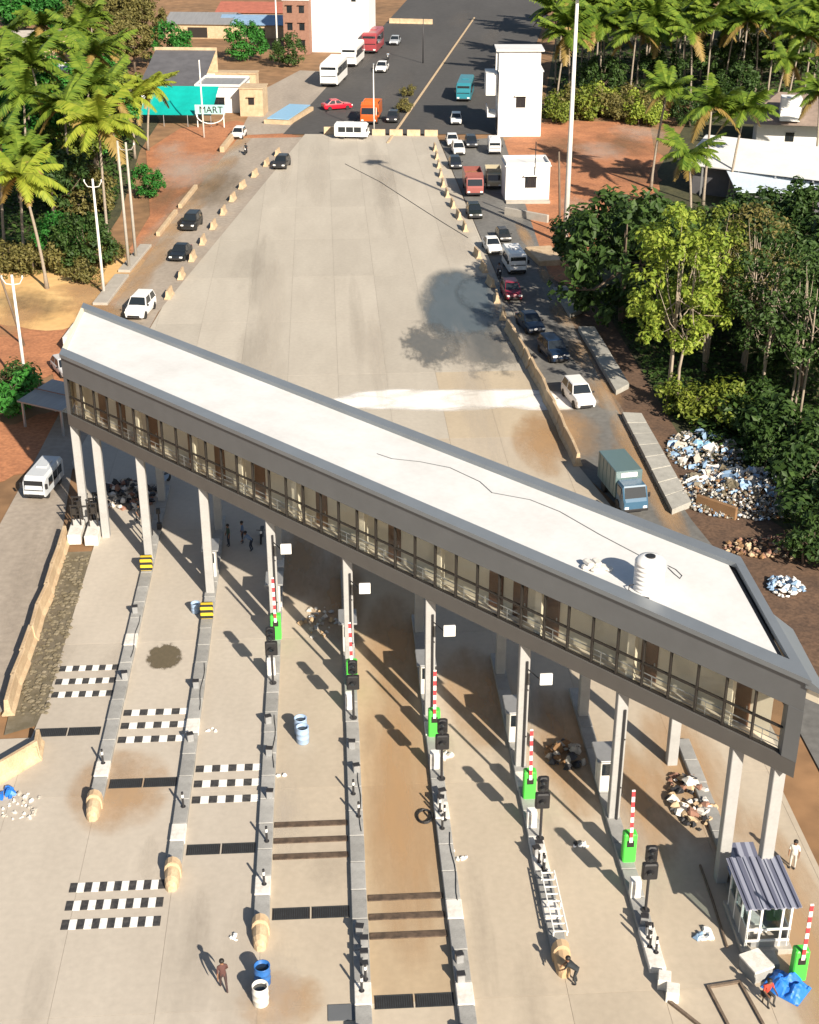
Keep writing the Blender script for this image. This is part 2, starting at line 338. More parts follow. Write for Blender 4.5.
# ------------------------------------------------------------------ the ground and the roads
sheet('ground', [(-1800,-600),(1800,-600),(1800,3000),(-1800,3000)], -0.12, 'earth')
def ext(p, d, l): return (p[0]+d[0]*l, p[1]+d[1]*l)
fl, fr = P2((283,134),(396,12)), P2((503,134),(548,12))
sheet('far_road', fl+[ext(fl[1],(0.107,0.994),500), ext(fr[1],(0.12,0.99),500)]+fr[::-1], -0.03, 'asphalt_far')
sheet('left_road', P2((238,138),(176,215),(118,300),(40,450),(-20,560))+[(-34,62),(-36,30),(-30,30),(-26.6,60)]+P2((8,705),(60,545),(72,470),(158,312),(303,137)), -0.036, 'road_left')
sheet('right_road', P2((503,137),(548,272),(610,400),(692,520))+[(27,60),(31,30),(24.5,30),(21.5,78)]+P2((580,470),(440,141)), -0.032, 'asphalt')
sheet('roadside_earth', P2((236,120),(300,136),(240,150),(120,305),(60,400),(40,330),(110,280),(150,215),(146,150),(180,128)), -0.07, 'laterite')
sheet('yard_earth', P2((548,120),(650,122),(660,190),(600,215),(590,300),(548,275),(505,215),(505,140)), -0.072, 'laterite')
sheet('bare_verge', P2((548,275),(600,300),(700,470),(830,560),(830,700),(760,640),(690,540)), -0.074, 'dark_shaded_earth')  # tree shade on the verge is painted in by the darker soil
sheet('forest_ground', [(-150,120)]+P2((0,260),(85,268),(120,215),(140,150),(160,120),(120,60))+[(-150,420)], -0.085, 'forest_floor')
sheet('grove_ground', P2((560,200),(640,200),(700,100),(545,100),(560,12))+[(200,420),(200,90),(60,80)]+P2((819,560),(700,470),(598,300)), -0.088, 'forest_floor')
c = at(48,286); sheet('sand_patch', blob(c.x,c.y,10.5,13,3,amp=0.25), -0.055, 'sand')
c = at(20,345); sheet('clay_patch', blob(c.x,c.y,9,10,5,amp=0.3), -0.060, 'laterite')
c = at(18,445); sheet('clay_patch', blob(c.x,c.y,5,7,9,amp=0.3), -0.058, 'laterite')
c = at(600,165); sheet('clay_patch', blob(c.x,c.y,9,14,11,amp=0.3), -0.056, 'laterite')
c = at(270,100); sheet('forecourt', P2((238,135),(285,133),(345,72),(300,70),(262,90)), -0.05, 'road_left')

# concrete apron of the plaza, one slab per bay, joints between them
IU = [-13.0,-8.4,-3.95,0.7,5.2,9.8,14.05,19.25]
plaza = [tuple(p) for p in P2((305,134),(163,306))] + [tuple(W(-21.0,104)[:2]), tuple(W(-17.2,92)[:2]), tuple(W(-17.2,70)[:2]), tuple(W(-17.5,66.3)[:2]), tuple(W(-40,66)[:2]), tuple(W(-40,34)[:2]), tuple(W(23.6,34)[:2]), tuple(W(23.6,78)[:2])] + P2((577,464),(437,136))
apron = sheet('concrete_apron', plaza, -0.022, 'joint_bed')
ucuts = [-50,-36,-31.4,-26.8,-22.2,-17.6]+IU[:7]+[18.6,23.3,28]
vcuts = [30+15.4*i for i in range(15)]
if area(plaza)<0: plaza=plaza[::-1]
rs = random.Random(3)
for i in range(len(ucuts)-1):
    for j in range(len(vcuts)-1):
        g=0.008
        q=[W(ucuts[i]+g,vcuts[j]+g),W(ucuts[i+1]-g,vcuts[j]+g),W(ucuts[i+1]-g,vcuts[j+1]-g),W(ucuts[i]+g,vcuts[j+1]-g)]
        pl=clip_cell(plaza,[(p.x,p.y) for p in q])
        if len(pl)<3 or area(pl)<0.3: continue
        mb=MB(); mb.add([(x,y,0) for x,y in pl]+[(x,y,-0.0219) for x,y in pl],
                        [tuple(range(len(pl)))]+[((k+1)%len(pl),k,k+len(pl),(k+1)%len(pl)+len(pl)) for k in range(len(pl))])
        o=mb.build('slab','concrete_slab',apron,fix=False)
        t=1+rs.uniform(-0.055,0.045); col=[t,t,t*1.0]
        u0,v0=(ucuts[i]+ucuts[i+1])/2,vcuts[j]+4
        if 0.7<u0<5.2 and 46<v0<82: col=[t*0.97,t*0.84,t*0.66]
        elif u0>-3 and v0<100: col=[t,t*0.96,t*0.89]
        elif u0>8 and 95<v0<115: col=[t,t*0.93,t*0.80]
        elif v0>110: col=[t*0.97,t*0.985,t*0.98]
        o.color=(*col,1)
dk=MB(); dk.add([(math.cos(2*math.pi*k/40),math.sin(2*math.pi*k/40),0) for k in range(40)],[tuple(range(40))]); DISC={}
pz=[0]
def patch(name,px,py,rx,ry,m,rot=None,z=0.002):
    if m not in DISC: DISC[m]=dk.mesh(name,m,fix=False)
    p=at(px,py); pz[0]+=1
    o=ob(name,DISC[m],None,(p.x,p.y,z+0.00006*pz[0]),LROT if rot is None else rot); o.scale=(rx,ry,1); return structure(o)
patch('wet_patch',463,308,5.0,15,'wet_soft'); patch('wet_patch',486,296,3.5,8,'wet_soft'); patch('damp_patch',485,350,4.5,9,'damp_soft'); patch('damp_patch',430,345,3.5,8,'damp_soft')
for x,y,rx,ry in ((395,399,5.5,2.6),(450,400,7,2.8),(505,398,6,2.4),(550,402,4.5,2.2),(360,402,3.5,1.6)): patch('whitewash_band',x,y,rx,ry,'white_soft')
patch('oil_stain',165,656,1.25,1.7,'stain_soft')
for x,y,rx,ry in ((335,590,2.2,7.5),(395,645,2.2,7),(475,695,2.2,6),(565,750,2.2,7),(690,770,2.6,8),(560,432,4.0,6.5),(815,960,2.2,12),(300,560,2.0,6),(640,800,2.0,6),(400,800,2.2,13),(540,445,2.5,7),(640,465,2,8),(280,1000,2.2,2.0),(120,790,3,4)): patch('dust_patch',x,y,rx,ry,'dust_soft')
rg=random.Random(77)
for k in range(22):
    x,y=rg.uniform(230,520),rg.uniform(150,400); patch('grime_streak' if k%2 else 'pale_streak',x,y,rg.uniform(0.8,2.4),rg.uniform(8,22),'grime_soft' if k%2 else 'pale_soft')
for k in range(26):
    x,y=rg.uniform(20,700),rg.uniform(640,1010); patch('grime_streak' if k%3 else 'pale_streak',x,y,rg.uniform(0.5,1.5),rg.uniform(2,6),'grime_soft' if k%3 else 'pale_soft')
for k in range(16):
    t=k/15; x,y=232+(112-232)*t,146+(308-146)*t; patch('sandy_shoulder',x+rg.uniform(-5,3),y,rg.uniform(1.6,3.0),rg.uniform(6,12),'pale_soft' if k%2 else 'dust_soft',R(-11),-0.029)
for k in range(5):
    x,y=rg.uniform(150,225),rg.uniform(140,200); patch('pale_earth',x,y,rg.uniform(3,6),rg.uniform(6,14),'pale_soft' if k%3 else 'stain_thin',None,-0.028)
for k in range(16):
    t=k/15; x,y=512+(668-512)*t,215+(512-215)*t; patch('sandy_shoulder',x+rg.uniform(-4,4),y,rg.uniform(0.9,1.8),rg.uniform(4,8),'dust_soft' if k%2 else 'pale_soft',R(4),-0.027)
for k in range(6):
    x,y=rg.uniform(555,650),rg.uniform(130,215); patch('pale_earth',x,y,rg.uniform(3,6),rg.uniform(5,12),'pale_soft' if k%2 else 'stain_thin',None,-0.026)
for k in range(10):
    x,y=rg.uniform(5,110),rg.uniform(265,370); patch('pale_earth',x,y,rg.uniform(2,5),rg.uniform(3,8),'dust_soft' if k%2 else 'stain_thin',None,-0.025)
for k in range(12):
    x,y=rg.uniform(300,500),rg.uniform(15,125); patch('worn_asphalt',x,y,rg.uniform(1.5,3.5),rg.uniform(12,30),'grime_soft',R(-7),-0.024)
for k in range(6):
    x,y=rg.uniform(20,60),rg.uniform(500,640); patch('tyre_track',x,y,0.8,9,'grime_soft')
# strip of dug earth between the left barriers and the first lane
trench = sheet('dug_earth_strip', P2((62,552),(95,551),(57,690),(48,722),(4,735),(12,700)), -0.015, 'stain')
mb=MB(); rr=random.Random(5)
for k in range(420):
    t=rr.random(); s_=rr.random(); a=at(66+(16-66)*t,556+(715-556)*t); b=at(90+(47-90)*t,556+(715-556)*t); p=a.lerp(b,s_)
    r=rr.uniform(0.05,0.2)
    mb.lathe([(r*0.6,-0.03),(r,r*0.3),(r*0.7,r*0.7),(0.01,r*0.9)],(p.x,p.y,-0.01),5)
tag(mb.build('loose_stones','stain'),'loose stones and clods in the dug strip beside the first lane','stones',kind='stuff')

# ------------------------------------------------------------------ the overhead toll building
TH=R(45.655); A0=Vector((-24.14,91.47,0)); LB,DB,KS=57.87,7.18,-1.103
bd=Vector((math.sin(TH),-math.cos(TH),0)); bn=Vector((math.cos(TH),math.sin(TH),0))
toll=thing('toll_building','long grey overhead toll office with flat white roof and dark glazed front on columns','building',A0,TH-math.pi/2)
def PL(x0,x1,y0,y1): return [(x0+KS*y0,y0),(x1+KS*y0,y0),(x1+KS*y1,y1),(x0+KS*y1,y1)]
def part(name, poly, z0, z1, m, parent=toll):
    mb=MB(); mb.prism(poly,z0,z1); return mb.build(name,m,parent)
ZB,ZG0,ZG1,ZT=8.1,8.96,11.69,13.46
part('floor_slab',PL(0.05,LB-0.05,0.26,DB-0.26),ZB+0.02,8.5,'concrete')
part('corridor_floor',PL(0.5,LB-0.5,0.27,1.19),8.502,8.62,'tile_floor')
part('front_beam',PL(0,LB,-0.12,0.25),ZB,ZG0,'cladding_dark')
part('back_beam',PL(0,LB,DB-0.25,DB),ZB,ZG0,'cladding_dark')
part('fascia',PL(0,LB,-0.12,0.35),ZG1,13.19,'cladding')
part('back_wall',PL(0.3,LB-0.3,DB-0.22,DB-0.02),ZG0+0.003,12.5,'wall_cream')
part('back_fascia',PL(0,LB,DB-0.35,DB),12.503,13.19,'cladding')
rf=part('roof',PL(0.28,LB-0.95,0.352,DB-0.352),12.9,13.2,'roof_white')
part('ceiling',PL(0.28,LB-0.3,0.36,DB-0.36),12.3,12.45,'white_paint')
part('coping',PL(-0.08,LB+0.08,-0.25,0.62),13.205,ZT,'coping_sky_metal')
part('coping',PL(-0.08,LB+0.08,DB-0.62,DB+0.14),13.205,ZT,'coping_sky_metal')
part('coping',PL(-0.08,0.25,0.625,DB-0.625),13.205,ZT-0.02,'wall_cream')
part('coping',PL(LB-0.55,LB+0.08,0.625,DB-0.625),13.205,ZT-0.003,'coping_sky_metal')
part('roof_shadow_line',PL(LB-0.95,LB-0.56,0.64,DB-0.64),12.9,13.06,'cladding_dark')  # dark strip that paints the shadow line inside the right coping
part('end_wall',PL(0.02,0.3,0.36,DB-0.26),ZG0,13.18,'wall_cream')
part('end_wall',PL(LB-0.3,LB-0.02,3.0,DB-0.26),ZG0,13.18,'cladding')
part('corridor_wall',PL(0.45,LB-0.7,1.2,1.35),8.504,12.29,'wall_cream')
part('end_pier',PL(0,0.42,-0.10,0.24),ZG0+0.002,ZG1-0.002,'cladding')
part('end_pier',PL(LB-0.75,LB,-0.14,0.24),ZG0+0.002,ZG1-0.002,'cladding')
# stair head beyond the right end
ex=MB(); ex.prism([(LB+0.1,-0.05),(LB+1.0,-0.05),(LB+1.0+KS*3.4,3.4),(LB+0.1+KS*3.4,3.4)],12.35,12.95); sh=ex.build('stair_head','wall_cream',toll)
ex=MB()
pf=[(LB+0.09,-0.2),(LB+1.2,-0.2),(LB+1.2+KS*3.6,3.6),(LB+0.09+KS*3.6,3.6)]
ex.add([(x,y,12.953) for x,y in pf]+[(pf[0][0],pf[0][1],13.42),(pf[1][0],pf[1][1],13.05),(pf[2][0],pf[2][1],13.05),(pf[3][0],pf[3][1],13.42)],[(3,2,1,0),(4,5,6,7),(0,1,5,4),(1,2,6,5),(2,3,7,6),(3,0,4,7)])
ex.build('stair_roof','coping_sky_metal',sh)
# window bays
NB=37; X0,X1=0.44,LB-0.77; bw=(X1-X0)/NB; ZM=10.30
mb=MB(); mb.box(0,0.05,ZG0+0.001,0.085,0.16,ZG1-ZG0-0.002); mb.box(bw/2,0.05,ZM-0.04,bw-0.09,0.13,0.08); mb.box(bw/2,0.05,ZG0+0.002,bw-0.09,0.13,0.07); mb.box(bw/2,0.05,ZG1-0.08,bw-0.09,0.13,0.07)
fme=mb.mesh('window','frame_black')
mb=MB(); mb.box(bw/2,0.05,ZM+0.041,bw-0.087,0.012,ZG1-ZM-0.123); pu=mb.mesh('pane','pane_glass')
mb=MB(); mb.box(bw/2,0.05,ZG0+0.073,bw-0.087,0.012,ZM-ZG0-0.115); plw=mb.mesh('pane','pane_glass')
for i in range(NB):
    f=ob('window',fme,toll,(X0+i*bw,0,0)); ob('pane',pu,f); ob('pane',plw,f)
mb=MB()
for z in (9.1,9.38,9.66): mb.tube([(0.8,0.2,z),(LB-1.0,0.2,z)],0.03 if z>9.5 else 0.018,6)
for i in range(0,NB,2): mb.cyl((0.9+i*bw,0.2,8.62 if 0 else 8.97),(0.9+i*bw,0.2,9.64),0.02,n=6)
mb.build('handrail','grey_metal',toll)
dm=MB(); dm.box(0,1.16,8.63,0.95,0.07,2.5); dme=dm.mesh('door','door_brown')
hm=MB(); hm.box(0.36,1.11,9.6,0.06,0.04,0.16); hme=hm.mesh('handle','grey_metal')
pm=MB(); pm.box(0,0.42,8.625,0.42,0.3,3.66); pme=pm.mesh('pillar','wall_cream')
for b in (2.0,3.4,4.6,5.8,8.6,10.4,13.0,16.7,20.7,25.7,26.8,28.2,32.2,35.6):
    d_=ob('door',dme,toll,(X0+b*bw-0.7,0,0)); ob('handle',hme,d_)
for b in (0.5,4.95,8.9,12.0,15.3,19.1,23.0,27.6,31.4,35.0): ob('pillar',pme,toll,(X0+b*bw,0,0))
# columns
def toll_local(u,y): return (u-uv(A0)[0])/bd.dot(RR)+KS*y
cols=[]
cm=MB(); cm.bbox(0,0,0.0,0.56,0.56,ZB-0.001,0.03); cme=cm.mesh('column','column_grey')
us_front=[uv(at(73,426,ZB))[0],uv(at(94,437,ZB))[0]]+IU[:7]+[uv(at(744,756,ZB))[0]-0.05,uv(at(790,780,ZB))[0]-0.15]
for u in us_front:
    ob('column',cme,toll,(toll_local(u,0.32),0.32,0),LROT-(TH-math.pi/2))
for u in IU[:7]+[18.2]:
    ob('column',cme,toll,(toll_local(u,DB-0.7),DB-0.7,0),LROT-(TH-math.pi/2))
def col_v(u,y=0.32):
    p=A0+bd*toll_local(u,y)+bn*y; return uv(p)[1]
# roof things
def on_roof(px,py,z=13.2): return at(px,py,z)
p=on_roof(648,588)
tk=thing('water_tank','white plastic water tank standing on the flat roof','water tank',p)
mb=MB(); mb.lathe([(0.68,0.0),(0.74,0.04)]+[x for k in range(6) for x in ((0.74,0.08+k*0.24),(0.715,0.10+k*0.24),(0.715,0.20+k*0.24),(0.74,0.22+k*0.24))]+[(0.74,1.5),(0.60,1.66),(0.36,1.74),(0.3,1.74)],n=24); mb.build('tank_body','tank_white',tk,True)
mb=MB(); mb.lathe([(0.24,1.74),(0.24,1.79),(0.2,1.81)],n=16); mb.build('lid','black_plastic',tk)
mb=MB(); mb.tube([(-0.72,-0.1,0.25),(-0.95,-0.2,0.25),(-1.0,-0.3,0.06),(-0.7,-0.8,0.05),(-0.1,-1.05,0.04)],0.035,6); mb.build('outlet_pipe','dark_metal',tk)
p=on_roof(597,570); rr=random.Random(2)
sk=thing('sack_heap','small heap of white cement sacks on the roof beside the tank','sacks',p)
for k in range(5):
    mb=MB(); a=rr.uniform(0,3); l=[]
    for t,w in ((-0.36,0.10),(-0.25,0.2),(0.25,0.2),(0.36,0.10)): l.append([(t,w*c_,0.11+h*0.11*(w/0.2)) for c_,h in ((-1,0),(-0.7,-0.9),(0.7,-0.9),(1,0),(0.7,0.9),(-0.7,0.9))])
    mb.loft(l); mb.build('sack','white_worn',sk,loc=((k%3)*0.42-0.4,(k//3)*0.3+rr.uniform(-.1,.1),0.16*(k//3)),rot=a)
def cable(name,label,pxs,z,r,m,cat='cable'):
    mb=MB(); pts=[at(x,y,z) for x,y in pxs]
    mb.tube([(p.x,p.y,p.z+r) for p in pts],r,6); return tag(mb.build(name,m),label,cat)
cable('roof_hose','thin grey hose winding along the roof towards the water tank',[(377,454),(392,459),(420,462),(450,468),(480,482),(492,493),(530,500),(560,512),(600,535),(640,556)],13.2,0.022,'cladding','hose')
cable('roof_cable','short dark wire lying on the roof beyond the tank',[(668,566),(676,570),(682,576),(680,579),(674,574),(668,568)],13.2,0.02,'dark_metal')
cable('ground_cable','thin dark cable laid diagonally across the upper concrete apron',[(345,164),(380,182),(420,208),(445,224),(468,238)],0.004,0.035,'dark_metal')

# ------------------------------------------------------------------ toll islands
def V_at(u,py):                                       # place along an island from the height in the photo
    y=at(409.5,py).y
    return (y - RR.y*u)/E.y
names=['first','second','third','fourth','fifth','sixth','seventh','eighth']
desc=['with a hazard striped block beside the dug earth strip','with a striped block and blue drum beside its column','ending at the pair of open drums','left of the brown dusty lane','right of the brown dusty lane','with the white rack and brown crash nose','with the white blocks at its near end','carrying the striped roof toll booth']
ends=[826,897,957,1045,1045,984,1004,1000]
kb=MB(); kb.bbox(0,0,0,0.74,1.96,0.27,0.03); kme=kb.mesh('kerb_block','concrete_grey')
kw=MB(); kw.bbox(0,0,0,0.76,1.3,0.30,0.03); kwe=kw.mesh('kerb_block','white_worn')
nb=MB(); rings=[]
for y,w,h in ((0,0.40,0.95),(-0.05,0.42,1.0),(-0.45,0.41,0.97),(-0.48,0.36,0.78),(-1.1,0.34,0.70),(-1.35,0.27,0.58),(-1.5,0.14,0.4)):
    rings.append([(w*math.cos(t)*(1 if math.sin(t)>0 else 1), y, max(0,h*0.45+h*0.55*math.sin(t))) for t in [math.pi*k/6 for k in range(7)]]+[(-w,y,0),(w,y,0)])
nb.loft(rings); 
nme=nb.mesh('crash_nose','cream_concrete',False); nme2=MB(); nme2.loft(rings); nme2=nme2.mesh('crash_nose','dust'); 
rs=random.Random(12)
isl=[]
for i,u in enumerate(IU):
    vc=col_v(u); v0=V_at(u,ends[i])+ (0 if i in (3,4) else 1.85); v1=vc+11.5
    t=thing('toll_island',f'{names[i]} toll island from the left, {desc[i]}','toll island',W(u,v0),LROT,'toll islands between the lanes')
    y=0.0; k=0
    while y<v1-v0-1:
        white = (k in (1,)) or rs.random()<0.13
        l=1.3 if white else 1.96
        o=ob('kerb_block',kwe if white else kme,t,(rs.uniform(-.015,.015),y+l/2,0))
        g=rs.uniform(0.86,1.12); o.color=(g,g,g*1.01,1); y+=l+0.04; k+=1
    if i not in (6,7):
        ob('crash_nose',nme2 if i==5 else nme,t,(0,-0.02,0))
    elif i==6:
        for a,b in ((0.1,-0.75),(0.3,-1.5)): 
            o=ob('kerb_block',kwe,t,(a,b,0),-0.25); o.scale=(0.75,0.5,2.0)
    isl.append((t,u,v0,v1,vc))

# gates, signals, cabinets
gm=MB(); gm.bbox(0,0,0,0.66,0.52,1.7,0.06); gate_body=gm.mesh('gate_cabinet','green_paint')
gm=MB(); gm.box(0,-0.262,0.95,0.36,0.012,0.4); gate_door=gm.mesh('cabinet_door','frame_black')
gm=MB(); gm.box(0,0,0,0.16,0.06,3.2); boom_me=gm.mesh('boom','boom_stripe')
gm=MB(); gm.box(0,0.045,0.2,0.07,0.03,2.9); seal_me=gm.mesh('rubber_edge','black_plastic')
lane_words=['on the first island','on the second island','on the third island','on the fourth island','on the fifth island','on the sixth island','on the seventh island','beside the striped roof booth']
def gate(i,py,du=0.1,label=None):
    u=IU[i]+du; z=0.27
    t=thing('barrier_gate',label or f'green barrier gate with raised red and white boom {lane_words[i]}','barrier gate',W(u,V_at(u,py),z),LROT,'barrier gates in the lanes')
    ob('gate_cabinet',gate_body,t); ob('cabinet_door',gate_door,t)
    b=ob('boom',boom_me,t,(0.0,-0.31,1.3),(0,R(rsg.uniform(-2,3)),0)); ob('rubber_edge',seal_me,b)
rsg=random.Random(4)
for i,py in ((2,641),(3,688),(4,738),(5,800),(6,863)): gate(i,py)
gate(7,981,0.9)
sm=MB(); sm.cyl((0,0,0),(0,0,3.2),0.055,0.055,8); sm.cyl((0,0,0),(0,0,0.05),0.16,n=10); sig_pole=sm.mesh('pole','dark_metal')
def head(sq):
    mb=MB()
    if sq: mb.bbox(0,-0.05,1.75,0.56,0.26,0.72,0.05)
    else:
        mb.bbox(0,-0.05,2.62,0.42,0.24,0.68,0.06)
    return mb.mesh('signal_head','black_plastic')
h1,h2=head(True),head(False)
lm=MB(); lm.cyl((0,-0.19,0),(0,-0.2,0),0.13,n=12); len_me=lm.mesh('lens','car_glass')
vm=MB(); vm.loft([[(0.15*math.cos(t),y,0.15*math.sin(t)) for t in [math.pi*k/6 for k in range(7)]]+[(0.14*math.cos(t),y,0.14*math.sin(t)) for t in [math.pi*k/6 for k in range(6,-1,-1)]] for y in (-0.18,-0.36)]); vis_me=vm.mesh('visor','black_plastic')
cab=MB(); cab.bbox(0,0,0,0.5,0.45,1.0,0.03); cab_me=cab.mesh('cabinet_body','white_paint')
cab=MB(); cab.box(0,-0.229,0.2,0.4,0.008,0.65); cabd_me=cab.mesh('cabinet_door','white_worn')
def signal(i,py,du):
    u=IU[i]+du; v=V_at(u,py)
    t=thing('traffic_signal',f'black two head lane signal on a pole {lane_words[i]}','traffic signal',W(u,v,0.27),LROT,'lane signals'); t.scale=(1.3,1.3,1.2)
    ob('pole',sig_pole,t)
    for hme_,zs in ((h1,(2.1,)),(h2,(2.8,3.12))):
        hd=ob('signal_head',hme_,t)
        for z in zs: ob('lens',len_me,hd,(0,0,z)); ob('visor',vis_me,hd,(0,0,z+0.01))
    c=thing('control_cabinet',f'small white control cabinet behind the signal {lane_words[i]}','cabinet',W(IU[i]-0.1,v+1.1,0.27),LROT,'lane control cabinets')
    ob('cabinet_body',cab_me,c); ob('cabinet_door',cabd_me,c)
for i,py,du in ((2,687,0.03),(3,722,0.1),(4,783,0.2),(5,843,0.2),(6,915,0.2)): signal(i,py,du)
# sign boards held out from the columns, drain pipes and cabinets by the columns
bs=MB(); bs.bbox(0.95,-1.35,0.2,0.66,0.14,0.66,0.02); bs_me=bs.mesh('sign_box','white_paint')
ar=MB(); ar.tube([(0.1,-0.15,0.45),(0.62,-1.3,0.5)],0.035,6); ar_me=ar.mesh('arm','dark_metal')
for i in (2,3,4,5):
    v=col_v(IU[i]); t=thing('lane_sign',f'square white sign box on an arm from the column {lane_words[i]}','sign',W(IU[i],v-0.1,6.15),LROT,'lane sign boxes')
    ob('sign_box',bs_me,t); ob('arm',ar_me,t)
dp=MB(); dp.tube([(0,0,0),(0,0,6.8)],0.06,8); dp.box(0,0.05,2.0,0.2,0.06,0.05); dp.box(0,0.05,5.0,0.2,0.06,0.05)
dp_me=dp.mesh('drain_pipe','dark_metal')
for i in (2,3,4,5,6):
    o=ob('drain_pipe',dp_me,toll); q=W(IU[i]+0.12,col_v(IU[i])-0.35,0.27)-A0
    o.location=(q.dot(bd),q.dot(bn),0.27)
# toll lane cabinets under the building
kb=MB(); kb.bbox(0,0,0,0.66,1.3,2.05,0.04); kio_body=kb.mesh('kiosk_body','white_worn')
kb=MB(); kb.box(0,-0.655,1.05,0.5,0.012,0.75); kio_win=kb.mesh('window','car_glass')
kb=MB(); kb.bbox(0,0,2.05,1.15,1.8,0.1,0.03); kio_roof=kb.mesh('roof','grey_metal')
for i in (1,2,3,4,5,6):
    t=thing('lane_kiosk',f'narrow white toll kiosk under the building {lane_words[i]}','kiosk',W(IU[i]-0.05,col_v(IU[i])+2.6,0.27),LROT,'toll kiosks under the building')
    ob('kiosk_body',kio_body,t); ob('window',kio_win,t); ob('roof',kio_roof,t)
# equipment posts with yellow and black blocks on the first two islands
hz=MB(); hz.bbox(0,0,0,0.8,0.6,0.95,0.05); hz_me=hz.mesh('block','hazard')
for i,py in ((0,572),(1,620)):
    t=thing('crash_block',f'yellow and black striped crash block {lane_words[i]}','crash block',W(IU[i],V_at(IU[i],py),0.27),LROT,'striped crash blocks'); ob('block',hz_me,t)
rk=random.Random(8)
for i in (0,1):
    v=V_at(IU[i],(555,600)[i])
    for k in range(4):
        t=thing('equipment_post',f'dark lane equipment post in the row behind the striped block {lane_words[i]}','post',W(IU[i]+rk.uniform(-.3,.3),v+0.8+k*0.9,0.27),LROT,f'dark posts {lane_words[i]}')
        mb=MB(); h=rk.uniform(1.3,2.3); mb.cyl((0,0,0),(0,0,h),0.06,n=8); mb.bbox(0,0,h-0.25,0.3,0.25,0.4,0.03); mb.bbox(0,0,0,0.34,0.3,0.5,0.03); mb.build('post_body','dark_metal',t)
# two white plinths with stacked dark frames at the left column pair
for k,(px,py) in enumerate(((76,540),(93,541))):
    p=at(px,py); t=thing('frame_stack',('white plinth with dark steel frames, nearer the left barriers','white plinth with dark steel frames, nearer the first lane')[k],'frames',p,LROT)
    mb=MB(); mb.bbox(0,0.6,0,0.95,2.6,0.75,0.04); mb.build('plinth','white_worn',t)
    for j in range(5):
        mb=MB(); y=0.9+j*0.85; h=rk.uniform(1.5,2.2)
        zb=0.75 if y<1.9 else 0.0
        for sx in (-0.3,0.3): mb.box(sx,y,zb,0.09,0.09,h)
        mb.box(0,y,zb+h,0.75,0.1,0.1); mb.box(0,y,zb+h*0.55,0.6,0.07,0.07); mb.box(rk.uniform(-.2,.2),y,zb+h*0.6,0.3,0.16,0.45)
        mb.build('frame','frame_black',t)
# white rack on the sixth island
t=thing('kerb_rack','white ladder like rack along the sixth island','rack',W(IU[5]+0.15,V_at(IU[5],940),0.27),LROT)
mb=MB()
for sx in (-0.32,0.32): mb.box(sx,1.9,0.35,0.06,4.2,0.06)
for k in range(9): mb.box(0,-0.1+k*0.5,0.33,0.6,0.05,0.05)
mb.build('rungs','white_paint',t)
mb=MB()
for sx in (-0.32,0.32):
    for y in (0,1.9,3.8): mb.box(sx,y,0,0.06,0.06,0.34)
mb.build('feet','white_paint',t)

# ------------------------------------------------------------------ road markings and drains across the lanes
def rumble(i0,i1,ys,lane,uL=None,uR=None,n=9,wv=0.58,start_black=True):
    for k,py in enumerate(ys):
        uL_=uL if uL is not None else IU[i0]+0.45; uR_=uR if uR is not None else IU[i1]-0.45
        v=V_at((uL_+uR_)/2,py); du=(uR_-uL_)/n
        t=structure(ob('rumble_strip',None,None,W(uL_,v,0),LROT))
        for j in range(n):
            mb=MB(); mb.bbox(du*(j+0.5),0,0.0,du-0.004,wv,0.022,0.006)
            mb.build('marking_block','road_black' if (j%2==0)==start_black else 'road_white',t)
rumble(0,0,(668,681,694),0,IU[0]-4.05,IU[0]-0.45,9)
rumble(0,1,(712,725,739),1,n=8); rumble(1,2,(768,783,799),2,n=8)
p0=uv(at(66,904))[0]; p1=uv(at(163,904))[0]
rumble(0,0,(886,904,923),9,p0,p1,13,0.66)
def bars(i0,ys,w=0.42):
    for py in ys:
        uL=IU[i0]+0.42; uR=IU[i0+1]-0.45; v=V_at((uL+uR)/2,py)
        mb=MB(); mb.bbox((uR-uL)/2,0,0,uR-uL,w,0.05,0.02)
        structure(mb.build('speed_bar','strip_brown',None,loc=W(uL,v,0),rot=LROT))
bars(2,(824,840,856)); bars(3,(897,916,935))
def drain(uL,uR,py):
    v=V_at((uL+uR)/2,py); t=structure(ob('drain',None,None,W(uL,v,0),LROT)); h=(uR-uL)/2
    for k in range(2):
        mb=MB(); mb.box(h*k+h/2,0,0.001,h-0.08,0.78,0.012)
        g=mb.build('grating','frame_black',t); mb=MB()
        for j in range(16): mb.box(h*k+0.1+(h-0.2)*(j+0.5)/16,0,0.014,0.05,0.7,0.012)
        mb.box(h*k+h/2,0.37,0.014,h-0.08,0.05,0.014); mb.box(h*k+h/2,-0.37,0.014,h-0.08,0.05,0.014)
        mb.build('bar','grate',g)
drain(IU[0]-4.4,IU[0]-0.62,732)
for i,py in ((0,783),(1,849),(2,913),(3,1001)): drain(IU[i]+0.45,IU[i+1]-0.45,py)

